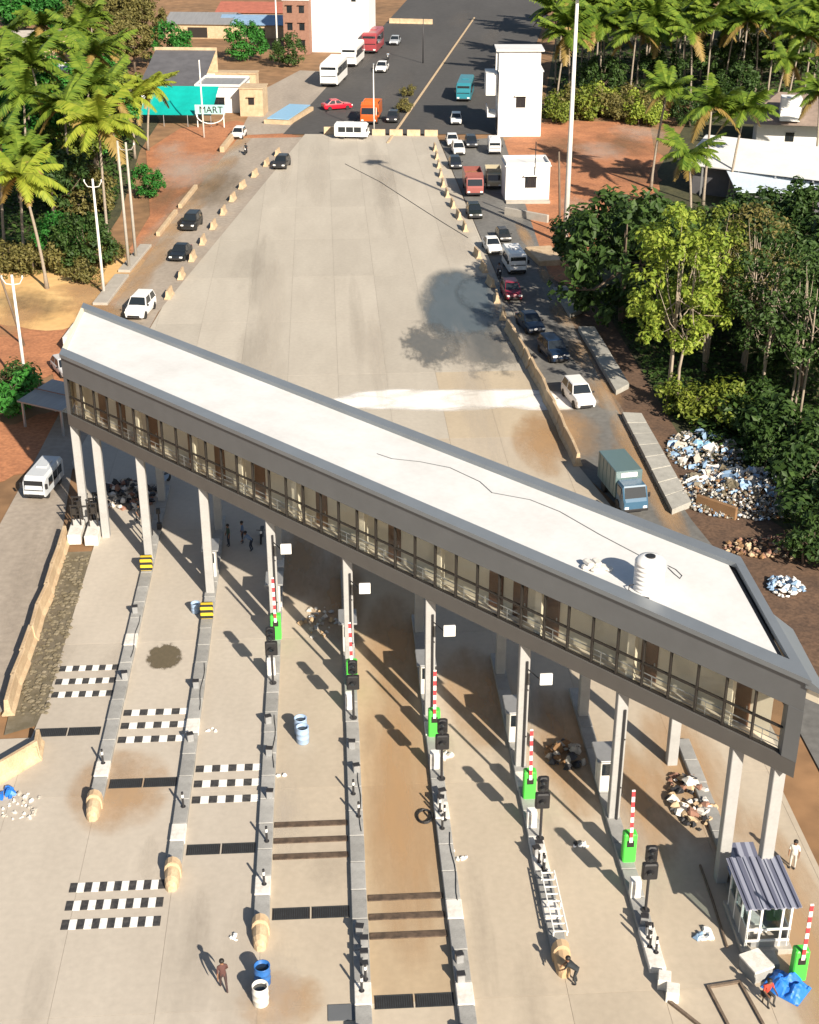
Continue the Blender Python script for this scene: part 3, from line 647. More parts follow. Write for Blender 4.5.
# small boxes, bollards and cable loops along the islands
jb=MB(); jb.bbox(0,0,0,0.34,0.3,0.45,0.02); jb_me=jb.mesh('box_body','grey_metal'); jb=MB(); jb.bbox(0,0,0.452,0.38,0.34,0.04,0.01); jl_me=jb.mesh('lid','dark_metal')
bo=MB(); bo.cyl((0,0,0),(0,0,0.95),0.06,n=8); bo.cyl((0,0,0),(0,0,0.04),0.13,n=10); bo_me=bo.mesh('post','dark_metal'); bo=MB(); bo.cyl((0,0,0.6),(0,0,0.8),0.066,n=8); bb_me=bo.mesh('band','white_paint')
rj=random.Random(91)
def clutter(i,py0,py1,nb,nj):
    for k in range(nb+nj):
        py=py0+(py1-py0)*(k+rj.uniform(0.2,0.8))/(nb+nj); u=IU[i]+rj.uniform(-0.17,0.17)
        if k<nj or nb==0:
            t=thing('junction_box',f'small grey junction box {lane_words[i]}','junction box',W(u,V_at(u,py),0.275),LROT+rj.uniform(-.3,.3),f'junction boxes {lane_words[i]}'); ob('box_body',jb_me,t); ob('lid',jl_me,t)
        else:
            t=thing('bollard',f'thin dark bollard with white band {lane_words[i]}','bollard',W(u,V_at(u,py),0.275),LROT,f'bollards {lane_words[i]}'); ob('post',bo_me,t); ob('band',bb_me,t)
for i,a,b,nb,nj in ((0,600,790,1,2),(1,640,860,1,2),(2,700,900,2,3),(3,740,840,2,2),(3,935,1000,2,4),(4,795,835,3,2),(5,850,880,3,2),(6,925,960,3,2),(4,940,1010,0,2)): clutter(i,a,b,nb,nj)
for i,py,l in ((0,640,'first'),(1,690,'second'),(2,745,'third'),(3,805,'fourth'),(4,870,'fifth')):
    mb=MB(); v=V_at(IU[i],py); pts=[W(IU[i]+0.24+0.06*math.sin(k*0.9+i),v-2.5+k*0.5,0.30) for k in range(11)]; mb.tube(pts,0.022,5); tag(mb.build('loose_cable','black_plastic'),f'loose black cable along the top of the {l} island','cable')
# ------------------------------------------------------------------ concrete barriers
def jersey(l,w=0.62,h=0.85):
    mb=MB(); pr=[(-w/2,0),(-w/2,0.1),(-w*0.26,0.34),(-w*0.17,h-0.03),(-w*0.13,h),(w*0.13,h),(w*0.17,h-0.03),(w*0.26,0.34),(w/2,0.1),(w/2,0)]
    mb.loft([[(x,y,z) for x,z in pr] for y in (-l/2,l/2)]); return mb.mesh('concrete_barrier','cream_concrete')
jm2,jm3=jersey(2.1,0.7,0.95),jersey(2.9,0.75,1.15)
rb=random.Random(6)
def barrier_line(pxs,n,label,group,me=jm2,z=0.0,jit=3,side=None):
    pts=[at(x,y) for x,y in pxs]; seg=[(pts[k+1]-pts[k]).length for k in range(len(pts)-1)]; tot=sum(seg)
    for k in range(n):
        s_=tot*(k+0.5)/n; q=0
        while s_>seg[q]: s_-=seg[q]; q+=1
        d=(pts[q+1]-pts[q]).normalized(); p=pts[q]+d*s_
        o=ob('concrete_barrier',me,None,(p.x,p.y,z),math.atan2(d.y,d.x)-math.pi/2+R(rb.uniform(-jit,jit)))
        tag(o,label,'barrier',group)
barrier_line([(283,150),(240,190),(205,240),(163,307)],11,'cream concrete barrier in the spaced row between the left road and the apron','barriers along the left road',z=0.0)
barrier_line([(434,146),(444,190),(468,236)],9,'cream concrete barrier in the spaced row beside the right hand queue','barriers along the right hand queue')
barrier_line([(474,250),(492,288),(506,326)],5,'leaning cream barrier beside the wet patch on the apron','barriers beside the wet patch',jit=10)
barrier_line([(508,330),(540,385),(578,466)],12,'cream barrier in the close row opposite the long drain slabs','close row of barriers opposite the drain slabs',me=jm3,z=0.0,jit=4)
barrier_line([(324,134),(342,134)],1,'cream barrier left of the white van in the row across the far road','barriers across the far road',jm3,0.0,2)
barrier_line([(370,135),(440,136)],4,'cream barrier in the row across the far road, right of the white van','barriers across the far road',jm2,0.0,2)
barrier_line([(390,23),(432,24)],4,'cream barrier in the short row far up the asphalt road','barriers far up the road',jm3,-0.03,3)
barrier_line([(66,540),(45,605),(25,660),(8,715)],8,'tan concrete barrier between the left road and the dug earth strip','barriers beside the dug earth',jm3,-0.036,4)
# displaced barrier pieces and rubble at the lower left
t=tag(ob('concrete_barrier',jm3,None,at(17,770)+Vector((0,0,0.0)),R(-38)),'tan barrier lying askew at the left edge above the blue bag','barrier')
t=tag(ob('concrete_barrier',jm3,None,at(38,752),R(8)),'tan barrier standing at the near end of the dug strip','barrier'); t.scale=(0.8,0.6,0.8)
def shards(name,label,cat,px,py,rx,ry,n,mats,seed,zmax):
    mb=MB(); r=random.Random(seed); c=at(px,py)
    for k in range(n):
        a=r.uniform(0,6.28); q=math.sqrt(r.random()); o=Vector((c.x+rx*q*math.cos(a),c.y+ry*q*math.sin(a),zmax*(1-q*q)*r.uniform(0.5,1.05)+0.05)); s_=r.uniform(0.15,0.55)
        d=Vector((r.gauss(0,1),r.gauss(0,1),r.gauss(0,0.4))).normalized(); e=d.orthogonal().normalized()
        g=lambda: r.uniform(-.15,.15)*s_
        P=[o+d*s_*x+e*s_*y*0.7+Vector((g(),g(),g())) for x,y in ((-1,-1),(0,-1.1),(1,-.8),(-1,.1),(0,0.3),(1,0),(-.8,1),(0,.9),(1,1))]
        mb.add(P,[(0,1,4,3),(1,2,5,4),(3,4,7,6),(4,5,8,7)],r.randrange(len(mats)))
    return tag(mb.build(name,mats,fix=False),label,cat,kind='stuff')
def rubble(name,label,cat,px,py,rx,ry,n,mats,smin,smax,seed,zmax=0.0,z0=0.0):
    mb=MB(); r=random.Random(seed); c=at(px,py)
    for k in range(n):
        a=r.uniform(0,6.28); q=math.sqrt(r.random()); x,y=c.x+rx*q*math.cos(a),c.y+ry*q*math.sin(a); s_=r.uniform(smin,smax)
        z=z0+zmax*(1-q*q)*r.random()
        bm=[]; 
        for zz,kk in ((z-0.02,0.8),(z+s_*0.28,1.0),(z+s_*r.uniform(0.35,1.0),0.45)):
            bm.append([(x+s_*kk*math.cos(t)*r.uniform(0.35,1.2),y+s_*kk*math.sin(t)*r.uniform(0.35,1.2),zz+s_*r.uniform(-.2,.2)*(zz>z)) for t in [2*math.pi*j/5+a for j in range(5)]])
        mb.loft(bm,r.randrange(len(mats)))
    return tag(mb.build(name,mats),label,cat,kind='stuff')
rubble('broken_stones','pale broken stones scattered on the concrete at the left edge','stones',22,806,1.1,1.3,40,['white_worn','concrete'],0.06,0.22,3)
mb=MB(); rubble('plastic_bag','crumpled bright blue plastic bag beside the pale stones','bag',7,795,0.4,0.4,7,['blue_tarp'],0.2,0.4,5)
# ------------------------------------------------------------------ litter heap and bushes side of the right road
rubble('litter_heap','heap of white and blue litter below the trees right of the road','litter',742,494,5.4,4.4,3200,['white_worn','stain','concrete','tin_blue','stain','dark_shaded_earth','white_worn','earth','concrete'],0.04,0.22,11,1.2)
rubble('litter_heap','thin litter under the pale green trees by the long drain slab','litter',705,452,3.2,4.5,700,['white_worn','tin_blue','stain','stain','dark_shaded_earth','concrete'],0.04,0.2,12,0.4)
rubble('litter_heap','small blue and white litter pile beyond the right end of the building','litter',786,588,1.2,1.3,80,['tin_blue','white_paint'],0.1,0.35,13,0.6)
shards('litter_sheets','crumpled white and blue plastic sheets over the litter heap','litter',742,492,5.0,4.0,170,['white_worn','white_paint','tin_blue','concrete','stain'],71,1.25)
shards('litter_sheets','crumpled sheets under the pale green tree','litter',706,452,2.8,4.0,50,['white_worn','tin_blue','concrete'],72,0.4)
rubble('brick_rubble','orange brown rubble beside the litter heap behind the building','rubble',770,548,3.2,1.6,160,['brick','cream_concrete','earth'],0.08,0.3,14,0.4)
c=at(716,512); t=thing('low_wall','short brown concrete wall piece in front of the litter heap','wall',c,R(-42)); mb=MB(); mb.bbox(0,0,-0.08,3.4,0.3,1.0,0.03); mb.build('wall','earth',t)
t=tag(rubble('blue_sheet','bright blue plastic sheet on the litter below the trees','sheet',706,448,0.8,0.9,10,['pool_blue'],0.3,0.6,15,0.3),None,None)
rubble('debris_pile','reddish and dark construction debris under the building by the first island','debris',128,496,2.4,2.6,150,['brick','black_plastic','dark_metal','concrete','white_worn'],0.1,0.45,16,0.7)
rubble('debris_pile','loose tools and debris in front of the third column','debris',318,622,1.2,2.2,50,['concrete','white_worn','dust','grey_metal'],0.06,0.25,17,0.2)
rubble('debris_pile','dark debris heap in the sixth lane under the building','debris',566,757,1.0,1.2,45,['earth','concrete','dark_metal'],0.12,0.4,18,0.6)
rubble('debris_pile','stacked timber and scrap near the two right columns','debris',690,802,1.2,2.4,70,['cream_concrete','dark_metal','white_worn','brick'],0.12,0.4,19,0.6)
# covered drain slabs along the right road
def slabrun(label,q,n,z=0.42):
    a,b,c,d=[at(x,y) for x,y in q]; t=thing('covered_drain',label,'drain',a)
    for k in range(n):
        f0,f1=k/n+0.004,(k+1)/n-0.004
        pl=[a.lerp(d,f0),b.lerp(c,f0),b.lerp(c,f1),a.lerp(d,f1)]; pl=[(p.x-a.x,p.y-a.y) for p in pl]
        mb=MB(); mb.prism(pl,-0.1,z+rb.uniform(-.02,.02)); o=mb.build('drain_slab','concrete_grey',t); g=rb.uniform(1.05,1.3); o.color=(g,g*0.98,g*0.93,1)
slabrun('short covered drain run by the dark tree right of the queue',[(553,291),(566,289),(582,313),(570,318)],2)
slabrun('middle covered drain run of grey slabs beside the white car',[(578,330),(594,330),(629,388),(616,395)],6)
slabrun('long covered drain run of grey slabs beside the box truck',[(622,416),(641,417),(691,507),(672,515)],8)
c=at(545,258); t=thing('concrete_slab_stack','pale flat concrete slab at the foot of the light mast','slab',c,R(12)); mb=MB(); mb.bbox(0,0,-0.1,3.2,6.0,0.7,0.05); mb.build('slab_body','cream_concrete',t)

# ------------------------------------------------------------------ toll booth with striped roof
bu0,bu1=uv(at(743,951))[0],uv(at(743,951))[0]+2.05; bv0=uv(at(745,952))[1]; BL,BW,BH=2.9,2.05,2.75
t=thing('toll_booth','white framed toll booth with striped metal roof at the right end','booth',W(bu0,bv0,0.0),LROT)
mb=MB(); mb.bbox(BW/2,BL/2,0,BW+0.3,BL+0.5,0.28,0.03); mb.build('plinth','concrete',t)
mb=MB(); mb.box(0.04,BL/2,0.281,0.06,BL,1.0); mb.box(BW-0.04,BL/2,0.281,0.06,BL,1.0); mb.box(BW/2,BL-0.04,0.281,BW-0.18,0.06,2.4); mb.box(BW/2+0.1,0.03,0.281,BW-0.4,0.06,0.35); mb.build('wall_panel','grey_metal',t)
for x,y in ((0.05,0.05),(BW-0.05,0.05),(0.05,BL-0.05),(BW-0.05,BL-0.05),(0.05,0.98),(0.05,1.92),(BW-0.05,0.98),(BW-0.05,1.92),(0.62,0.04),(1.6,0.04)):
    mb=MB(); mb.box(x,y,0.281,0.1,0.1,BH-0.3); mb.build('post','white_paint',t)
for z in (1.28,0.62,2.66):
    mb=MB(); mb.box(BW/2,-0.0,z,BW,0.08,0.09); mb.build('rail','white_paint',t)
for k in range(3):
    for x in (0.05,BW-0.05):
        mb=MB(); mb.box(x,0.52+k*0.94,1.3,0.015,0.82,1.3); mb.build('window','booth_glass',t)
mb=MB(); mb.box(BW/2+0.06,0.0,1.38,0.88,0.015,1.26); mb.build('window','booth_glass',t)
mb=MB()
n=16; rw=BW+0.5
for k in range(n): mb.box(-0.25+rw*(k+0.5)/n,BL/2,BH+(0.05 if k%2 else 0.0),rw/n+0.002,BL+0.6,0.06+0.002*(k%2))
mb.build('roof','roof_stripe',t)
mb=MB(); mb.bbox(0.7,1.2,0.282,0.6,1.1,0.75,0.03); mb.build('desk','white_worn',t)
# second striped sheet leaning behind it
t=thing('roof_sheet','spare striped roof sheet lying between the two right columns','roof sheet',W(bu0+1.15,bv0+BL+1.6,0.0),LROT)
mb=MB(); mb.panel((-0.8,-1.4,0.9),(0.9,-1.4,0.9),(0.9,1.6,1.25),(-0.8,1.6,1.25),0.05); mb.build('sheet','roof_stripe',t)
mb=MB()
for x,y in ((-0.7,-1.2),(0.8,-1.2),(-0.7,1.4),(0.8,1.4)): mb.box(x,y,0,0.12,0.12,0.86 if y<0 else 1.15)
mb.build('trestle','bark',t)
# crate and small items in front of the booth
p=at(755,972); t=thing('grey_crate','grey metal chest just in front of the striped roof booth','chest',p,LROT+R(20)); mb=MB(); mb.bbox(0,0,0,1.0,1.2,0.62,0.04); mb.build('body','concrete_grey',t); mb=MB(); mb.bbox(0,0,0.622,1.06,1.26,0.1,0.02); mb.build('lid','white_worn',t)
p=at(735,1006); t=thing('plank_frame','open wooden frame lying on the concrete at the bottom right','frame',p,LROT+R(8)); mb=MB()
mb.box(-0.75,0.0,0,0.12,2.6,0.12); mb.box(0,1.24,0,1.38,0.12,0.12); mb.box(0.75,0.0,0,0.12,2.6,0.12); mb.build('beams','bark',t)
p=at(690,1020); t=tag(MB(),0,0) if False else None
mb=MB(); mb.box(0,0,0,0.14,2.0,0.14); o=mb.build('timber','bark',None,loc=at(686,1016),rot=LROT+R(35)); tag(o,'dark timber length on the concrete near the seventh island end','timber')
p=at(708,936); t=rubble('cloth_bundle','crumpled pale blue cloth beside the toll booth wall','cloth',706,938,0.4,0.5,8,['tin_blue','white_paint'],0.18,0.34,21)
mb=MB(); mb.tube([at(700,866)+Vector((0,0,0.06)),at(712,900)+Vector((0,0,0.06)),at(727,948)+Vector((0,0,0.06))],0.06,6); tag(mb.build('steel_pipe','bark'),'long dark pipe lying along the booth side of the last lane','pipe')

# ------------------------------------------------------------------ drums, buckets, small loose things
def drum(px,py,m,label,r=0.36,h=1.05):
    t=thing('drum',label,'drum',at(px,py))
    mb=MB(); mb.lathe([(r*0.92,0),(r,0.05),(r,h*0.32),(r*1.05,h*0.34),(r,h*0.37),(r,h*0.64),(r*1.05,h*0.66),(r,h*0.69),(r,h-0.03),(r*1.03,h),(r*0.92,h),(r*0.90,h-0.45),(0.01,h-0.45)],n=20); mb.build('body',m,t,True)
    mb=MB(); mb.lathe([(r*0.88,h-0.2),(0.01,h-0.198)],n=20); mb.build('water','car_glass',t)
drum(303,742,'pale_blue_plastic','open blue drum in front, in the lane left of the fourth island')
drum(301,733,'pale_blue_plastic','open blue drum behind its twin, in the lane left of the fourth island')
drum(263,983,'blue_plastic','open blue drum at the near end of the third island')
drum(261,1003,'white_worn','open white drum in front of the blue one at the third island end')
drum(196,612,'pale_blue_plastic','small pale blue drum beside the second striped block',0.3,0.7)
rubble('work_items','small white work items scattered beside the seventh island','items',578,846,0.35,0.35,6,['white_paint','dark_metal','white_worn'],0.1,0.25,31)
for k,(x,y,l) in enumerate(((237,938,'white cloth scrap lying left of the third island end'),(212,730,'small white scrap in the third lane'),(283,776,'small white paper scrap near the third island'),(462,858,'white paper scraps right of the fifth island'),(450,850,'crumpled white sheet beside the fifth island'))):
    rubble('paper_scrap',l,'scrap',x,y,0.3,0.2,4,['white_paint'],0.08,0.2,50+k)
rubble('white_cone_pile','white bags beside the cabinet on the fifth island','bags',447,757,0.3,0.45,6,['white_worn'],0.15,0.3,60)
# hose coil at the fifth island
mb=MB(); pts=[]
for k in range(40): pts.append((0.42*math.cos(k*0.33)*(1-k*0.003),0.55*math.sin(k*0.33),0.04+k*0.004))
mb.tube(pts,0.04,6); tag(mb.build('hose_coil','black_plastic',None,loc=at(425,818)),'black coiled hose against the fifth island','hose')
# plate on the ground at the fourth island end
mb=MB(); mb.box(0,0,0.001,1.3,0.9,0.05); tag(mb.build('steel_plate','cladding',None,loc=at(343,1013),rot=LROT),'grey steel plate on the ground at the bottom centre','plate')

# ------------------------------------------------------------------ people
BONES={}
def person(name_label,loc,rot,pose='stand',shirt=(0.5,0.5,0.5),trouser=(0.05,0.05,0.07),cat='person',group=None):
    key=(pose,)
    S={}  # joint: (pos, radius)
    if pose=='stand': hip,kn,an=0.92,0.5,0.08; legs=[((0.0,0.1,0.9),(0.02,0.11,0.48),(-0.02,0.11,0.08)),((0,-0.1,0.9),(0.04,-0.11,0.48),(0.0,-0.11,0.08))]; sh=1.42; lean=0.0; arms=[((-0.02,0.24,1.14),(0.05,0.25,0.9)),((0.02,-0.24,1.14),(0.1,-0.24,0.92))]
    if pose=='walk': legs=[((0,0.1,0.9),(0.16,0.11,0.5),(0.2,0.11,0.08)),((0,-0.1,0.9),(-0.05,-0.11,0.5),(-0.32,-0.11,0.12))]; sh=1.42; lean=0.05; arms=[((-0.1,0.24,1.14),(-0.14,0.25,0.9)),((0.12,-0.24,1.16),(0.28,-0.22,0.98))]
    if pose=='bend': legs=[((0,0.1,0.86),(0.1,0.12,0.46),(-0.02,0.12,0.08)),((0,-0.1,0.86),(0.1,-0.12,0.46),(-0.02,-0.12,0.08))]; sh=1.18; lean=0.42; arms=[((0.52,0.22,0.95),(0.68,0.16,0.78)),((0.52,-0.22,0.95),(0.68,-0.16,0.78))]
    if pose=='sit': legs=[((0,0.1,0.5),(0.42,0.16,0.52),(0.40,0.15,0.08)),((0,-0.1,0.5),(0.42,-0.16,0.52),(0.40,-0.15,0.08))]; sh=1.02; lean=0.1; arms=[((0.14,0.25,0.78),(0.4,0.22,0.72)),((0.14,-0.25,0.78),(0.4,-0.22,0.72))]
    if pose=='ride': legs=[((0,0.1,0.8),(0.38,0.2,0.72),(0.2,0.22,0.32)),((0,-0.1,0.8),(0.38,-0.2,0.72),(0.2,-0.22,0.32))]; sh=1.3; lean=0.1; arms=[((0.28,0.27,1.08),(0.52,0.28,1.02)),((0.28,-0.27,1.08),(0.52,-0.28,1.02))]
    if 'p_'+pose not in BONES:
        V=[];Rd=[];Ed=[];B=[]
        def vert(p,r): V.append(p);Rd.append(r);return len(V)-1
        def edge(a,b,m): Ed.append((a,b));B.append(m)
        hz_=legs[0][0][2]+0.04
        pel=vert((0,0,hz_),0.145); wa=vert((lean*0.45,0,hz_+(sh-hz_)*0.45),0.135); ch=vert((lean*0.85,0,hz_+(sh-hz_)*0.82),0.165); nk=vert((lean+0.01*0,0,sh+0.06),0.062)
        edge(pel,wa,1);edge(wa,ch,1);edge(ch,nk,1)
        hd0=vert((lean+0.03,0,sh+0.15),0.085); hd1=vert((lean+0.04,0,sh+0.25),0.105); hd2=vert((lean+0.025,0,sh+0.335),0.07)
        edge(nk,hd0,0);edge(hd0,hd1,0);edge(hd1,hd2,3)
        ns=vert((lean+0.15,0,sh+0.2),0.012); edge(hd1,ns,0)
        for e_ in (1,-1): er=vert((lean+0.03,e_*0.115,sh+0.21),0.015); edge(hd1,er,0)
        for (h,k,a) in legs:
            i0=vert(h,0.095);i1=vert(k,0.062);i2=vert(a,0.045);i3=vert((a[0]+0.16,a[1],0.04 if pose!='ride' else a[2]-0.05),0.038)
            edge(pel,i0,2);edge(i0,i1,2);edge(i1,i2,2);edge(i2,i3,4)
        for (el,wr),sd_ in zip(arms,(1,-1)):
            s0=vert((lean*0.95,sd_*0.185,sh-0.01),0.062);i1=vert(el,0.045);i2=vert(wr,0.032)
            dv=(Vector(wr)-Vector(el)).normalized(); pa=Vector(wr)+dv*0.08; i3=vert(tuple(pa),0.034)
            edge(ch,s0,1);edge(s0,i1,1);edge(i1,i2,0);edge(i2,i3,0)
            sid=dv.cross(Vector((0,1,0))); sid=sid.normalized() if sid.length>0.01 else Vector((1,0,0))
            for q,(o_,l_) in enumerate(((-0.03,0.07),(-0.01,0.085),(0.01,0.08),(0.03,0.065))):
                f1=vert(tuple(pa+sid*o_+dv*0.04),0.009);f2=vert(tuple(pa+sid*o_+dv*(0.04+l_*0.7)+Vector((0,-sd_*0.015,0))),0.008);edge(i3,f1,0);edge(f1,f2,0)
            th_=vert(tuple(Vector(wr)+dv*0.05+sid*0.06),0.010);edge(i2,th_,0)
        me=bpy.data.meshes.new('t'); me.from_pydata(V,Ed,[]); o=bpy.data.objects.new('t',me); COL.objects.link(o)
        md=o.modifiers.new('s','SKIN'); md.use_smooth_shade=True
        for k in range(len(V)): me.skin_vertices[0].data[k].radius=(Rd[k],Rd[k]); me.skin_vertices[0].data[k].use_root=(k==0)
        sb=o.modifiers.new('b','SUBSURF'); sb.levels=1; sb.render_levels=1
        dg=bpy.context.evaluated_depsgraph_get(); dg.update(); m2=bpy.data.meshes.new_from_object(o.evaluated_get(dg))
        bpy.data.objects.remove(o)
        for mm in ('skin','skin','skin','hair','black_plastic'): m2.materials.append(MATS[mm])
        for pg in m2.polygons:
            c=pg.center; best=1e9
            for (a,b),mm in zip(Ed,B):
                pa,pb=Vector(V[a]),Vector(V[b]); ab=pb-pa; tt=max(0,min(1,(c-pa).dot(ab)/max(ab.length_squared,1e-9))); dd=(c-(pa+ab*tt)).length-0.6*(Rd[a]*(1-tt)+Rd[b]*tt)
                if dd<best: best=dd; bm_=mm
            pg.material_index=bm_
        BONES['p_'+pose]=(m2,lean,sh)
    m2,lean,sh=BONES['p_'+pose]
    t=thing('person',name_label,cat,loc,rot,group)
    o=ob('body',m2,t)
    sm_=mat('cloth_%.2f_%.2f_%.2f'%shirt,shirt,0.85,var=0.15,scale=6); tm_=mat('cloth_%.2f_%.2f_%.2f'%trouser,trouser,0.85,var=0.15,scale=6)
    setmat(o,sm_,1); setmat(o,tm_,2)
    mb=MB(); mb.lathe([(0.112,0.2),(0.122,0.25),(0.11,0.31),(0.06,0.355),(0.01,0.365)],(lean+0.012,0,sh),12); mb.build('hair','hair',t,True)
    return t
def face(dx,dy): return math.atan2(dy,dx)
person('person in dark maroon clothes walking on the concrete at the bottom left',at(224,990),face(-0.3,1),'walk',(0.09,0.04,0.035),(0.05,0.03,0.03))
person('person in black bending beside the brown nose of the sixth island',at(576,984),face(-1,0.3),'bend',(0.02,0.025,0.03),(0.025,0.03,0.035))
person('person in red sitting beside the blue tarp at the bottom right',at(765,1000),face(0.4,-1),'sit',(0.45,0.05,0.03),(0.05,0.05,0.05))
for k,(x,y,s_,po) in enumerate(((229,546,(0.03,0.06,0.05),'stand'),(243,543,(0.10,0.16,0.28),'stand'),(252,551,(0.16,0.22,0.32),'bend'))):
    person(('person in dark green at the left of the group under the building','person in blue standing in the group under the building','person in pale blue bending at the right of the group under the building')[k],at(x,y),face(-1,-0.5+k*0.4),po,s_,(0.02,0.03,0.05))
person('person in a white shirt standing behind the rightmost column',at(792,868),face(-0.5,-1),'stand',(0.7,0.68,0.62),(0.5,0.48,0.45))
person('person in dark clothes by the debris at the first island',at(138,520),face(0.5,-1),'bend',(0.03,0.03,0.035),(0.03,0.03,0.03))
# stool and tarp with the seated person
p=at(765,1000); t=thing('low_stool','low wooden stool under the person in red','stool',p); mb=MB(); mb.bbox(0,0,0.34,0.4,0.4,0.05,0.01); mb.build('seat','bark',t)
for sx in (-.15,.15):
    for sy in (-.15,.15): mb=MB(); mb.box(sx,sy,0,0.05,0.05,0.34); mb.build('leg','bark',t)
mb=MB(); gx,gy=22,18; vs=[]
for j in range(gy+1):
    for i in range(gx+1):
        x,y=(i/gx-.5)*1.8,(j/gy-.5)*1.4; r2=max(0,1-(x/0.9)**2)*max(0,1-(y/0.7)**2)
        vs.append((x*(1-0.1*r2),y,0.02+0.62*r2**0.6*(1+0.9*noise.noise((x*2.2,y*2.2,4)))+0.13*noise.noise((x*6,y*6,1))*(r2>0.02)))
mb.add(vs,[(j*(gx+1)+i,j*(gx+1)+i+1,(j+1)*(gx+1)+i+1,(j+1)*(gx+1)+i) for j in range(gy) for i in range(gx)])
tag(mb.build('tarp','blue_tarp',None,False,loc=at(786,988),rot=R(-40)),'crumpled bright blue tarp heaped in front of the booth gate','tarp')
# ------------------------------------------------------------------ vehicles (local +X forward, wheels on z = 0)
VM={}
def wheel_meshes(r,w):
    k=('w',r,w)
    if k not in VM:
        a=MB(); a.loft([[(rr_*math.cos(t),y,rr_*math.sin(t)) for t in [2*math.pi*i/16 for i in range(16)]] for rr_,y in ((r*0.6,-w/2),(r*0.94,-w/2),(r,-w/2+0.03),(r,w/2-0.03),(r*0.94,w/2),(r*0.6,w/2))])
        b=MB(); b.loft([[(rr_*math.cos(t),y,rr_*math.sin(t)) for t in [2*math.pi*i/12 for i in range(12)]] for rr_,y in ((r*0.6,-w/2+0.02),(r*0.6,w/2-0.02))])
        VM[k]=(a.mesh('tyre','tyre'),b.mesh('rim','rim'))
    return VM[k]
def wheels(t,xs,hw,r=0.32,w=0.2):
    a,b=wheel_meshes(r,w)
    for x in xs:
        for s in (-1,1):
            wo=ob('wheel',a,t,(x,s*hw,r)); ob('rim',b,wo)
def panel_mesh(name,quads,m,th=0.012):
    mb=MB()
    for q in quads: mb.panel(*q,th)
    return mb.mesh(name,m)
def inset(a,b,c,d,k,off):
    a,b,c,d=[Vector(p) for p in (a,b,c,d)]; ce=(a+b+c+d)/4; n=(b-a).cross(d-a).normalized()
    return [p.lerp(ce,k)+n*off for p in (a,b,c,d)]
CARS={'hatch':dict(L=3.85,W=1.68,H=1.50,belt=0.93,hood=0.86,wsb=0.95,rf=0.28,rr=-1.35,rb=-1.82,tail=0.93),
      'sedan':dict(L=4.4,W=1.74,H=1.47,belt=0.92,hood=0.84,wsb=0.85,rf=0.15,rr=-1.0,rb=-1.65,tail=0.92),
      'suv':dict(L=4.5,W=1.85,H=1.74,belt=1.08,hood=1.02,wsb=0.98,rf=0.42,rr=-1.85,rb=-2.15,tail=1.08),
      'mpv':dict(L=4.5,W=1.78,H=1.82,belt=1.05,hood=0.95,wsb=1.45,rf=0.75,rr=-1.95,rb=-2.15,tail=1.05)}
def car_meshes(kind):
    if kind in VM: return VM[kind]
    c=CARS[kind]; L,Wd,H=c['L'],c['W'],c['H']; h=L/2; w=Wd/2; zb=0.24
    st=[(-h,0.50,w*0.80,c['tail']*0.62),(-h+0.06,0.36,w*0.90,c['tail']*0.90),(-h+0.22,zb,w*0.97,c['tail']),(-h*0.5,zb,w,c['belt']),(c['wsb'],zb,w,c['belt']),(c['wsb']+0.15,zb,w*0.99,c['belt']-0.03),(h-0.35,zb,w*0.94,c['hood']-0.04),(h-0.1,0.28,w*0.86,c['hood']-0.14),(h,0.36,w*0.76,c['hood']-0.32)]
    mb=MB(); mb.loft([[(x,-wd*0.94,z0),(x,-wd,z0+(z1-z0)*0.35),(x,-wd*0.985,z0+(z1-z0)*0.8),(x,-wd*0.90,z1),(x,0,z1+0.03),(x,wd*0.90,z1),(x,wd*0.985,z0+(z1-z0)*0.8),(x,wd,z0+(z1-z0)*0.35),(x,wd*0.94,z0)] for x,z0,wd,z1 in st])
    bl=c['belt']-0.02; wb=w*0.92; wt=w*0.74
    def ring(x0,x1,hw,z): return [(x0,-hw,z),(x1,-hw,z),(x1,hw,z),(x0,hw,z)]
    rA=ring(c['rb'],c['wsb'],wb,bl); rB=ring(c['rr'],c['rf'],wt,H-0.05); rC=ring(c['rr']+0.1,c['rf']-0.12,wt*0.86,H)
    mb.loft([rA,rB,rC]); body=mb.mesh('body','white_paint')
    o=0.02
    ws=panel_mesh('windscreen',[inset(rA[1],rA[2],rB[2],rB[1],0.08,o)],'car_glass')
    rw=panel_mesh('rear_window',[inset(rA[3],rA[0],rB[0],rB[3],0.12,o)],'car_glass')
    m1=lambda a,b,k:tuple(a[i]+(b[i]-a[i])*k for i in range(3))
    sw=[]
    for a,b,c2,d in ((rA[0],rA[1],rB[1],rB[0]),(rA[2],rA[3],rB[3],rB[2])):
        for k0,k1 in ((0.03,0.49),(0.52,0.97)):
            sw.append(panel_mesh('side_window',[inset(m1(a,b,k0),m1(a,b,k1),m1(d,c2,k1),m1(d,c2,k0),0.10,o)],'car_glass'))
    hl=[]; tl=[]
    for s in (-1,1):
        q=MB(); q.bbox(h-0.10,s*w*0.68,c['hood']-0.30,0.20,0.34,0.15,0.03); hl.append(q.mesh('headlight','lamp_white'))
        q=MB(); q.bbox(-h+0.07,s*w*0.74,c['tail']-0.30,0.12,0.24,0.26,0.02); tl.append(q.mesh('tail_light','lamp_red'))
    q=MB(); q.bbox(h-0.02,0,0.34,0.10,Wd*0.62,0.2,0.03); gr=q.mesh('grille','black_plastic')
    mi=[]
    for s in (-1,1):
        q=MB(); q.bbox(c['wsb']-0.12,s*(w+0.08),bl,0.12,0.18,0.14,0.03); mi.append(q.mesh('mirror','black_plastic'))
    VM[kind]=(body,ws,rw,sw,hl,tl,gr,mi); return VM[kind]
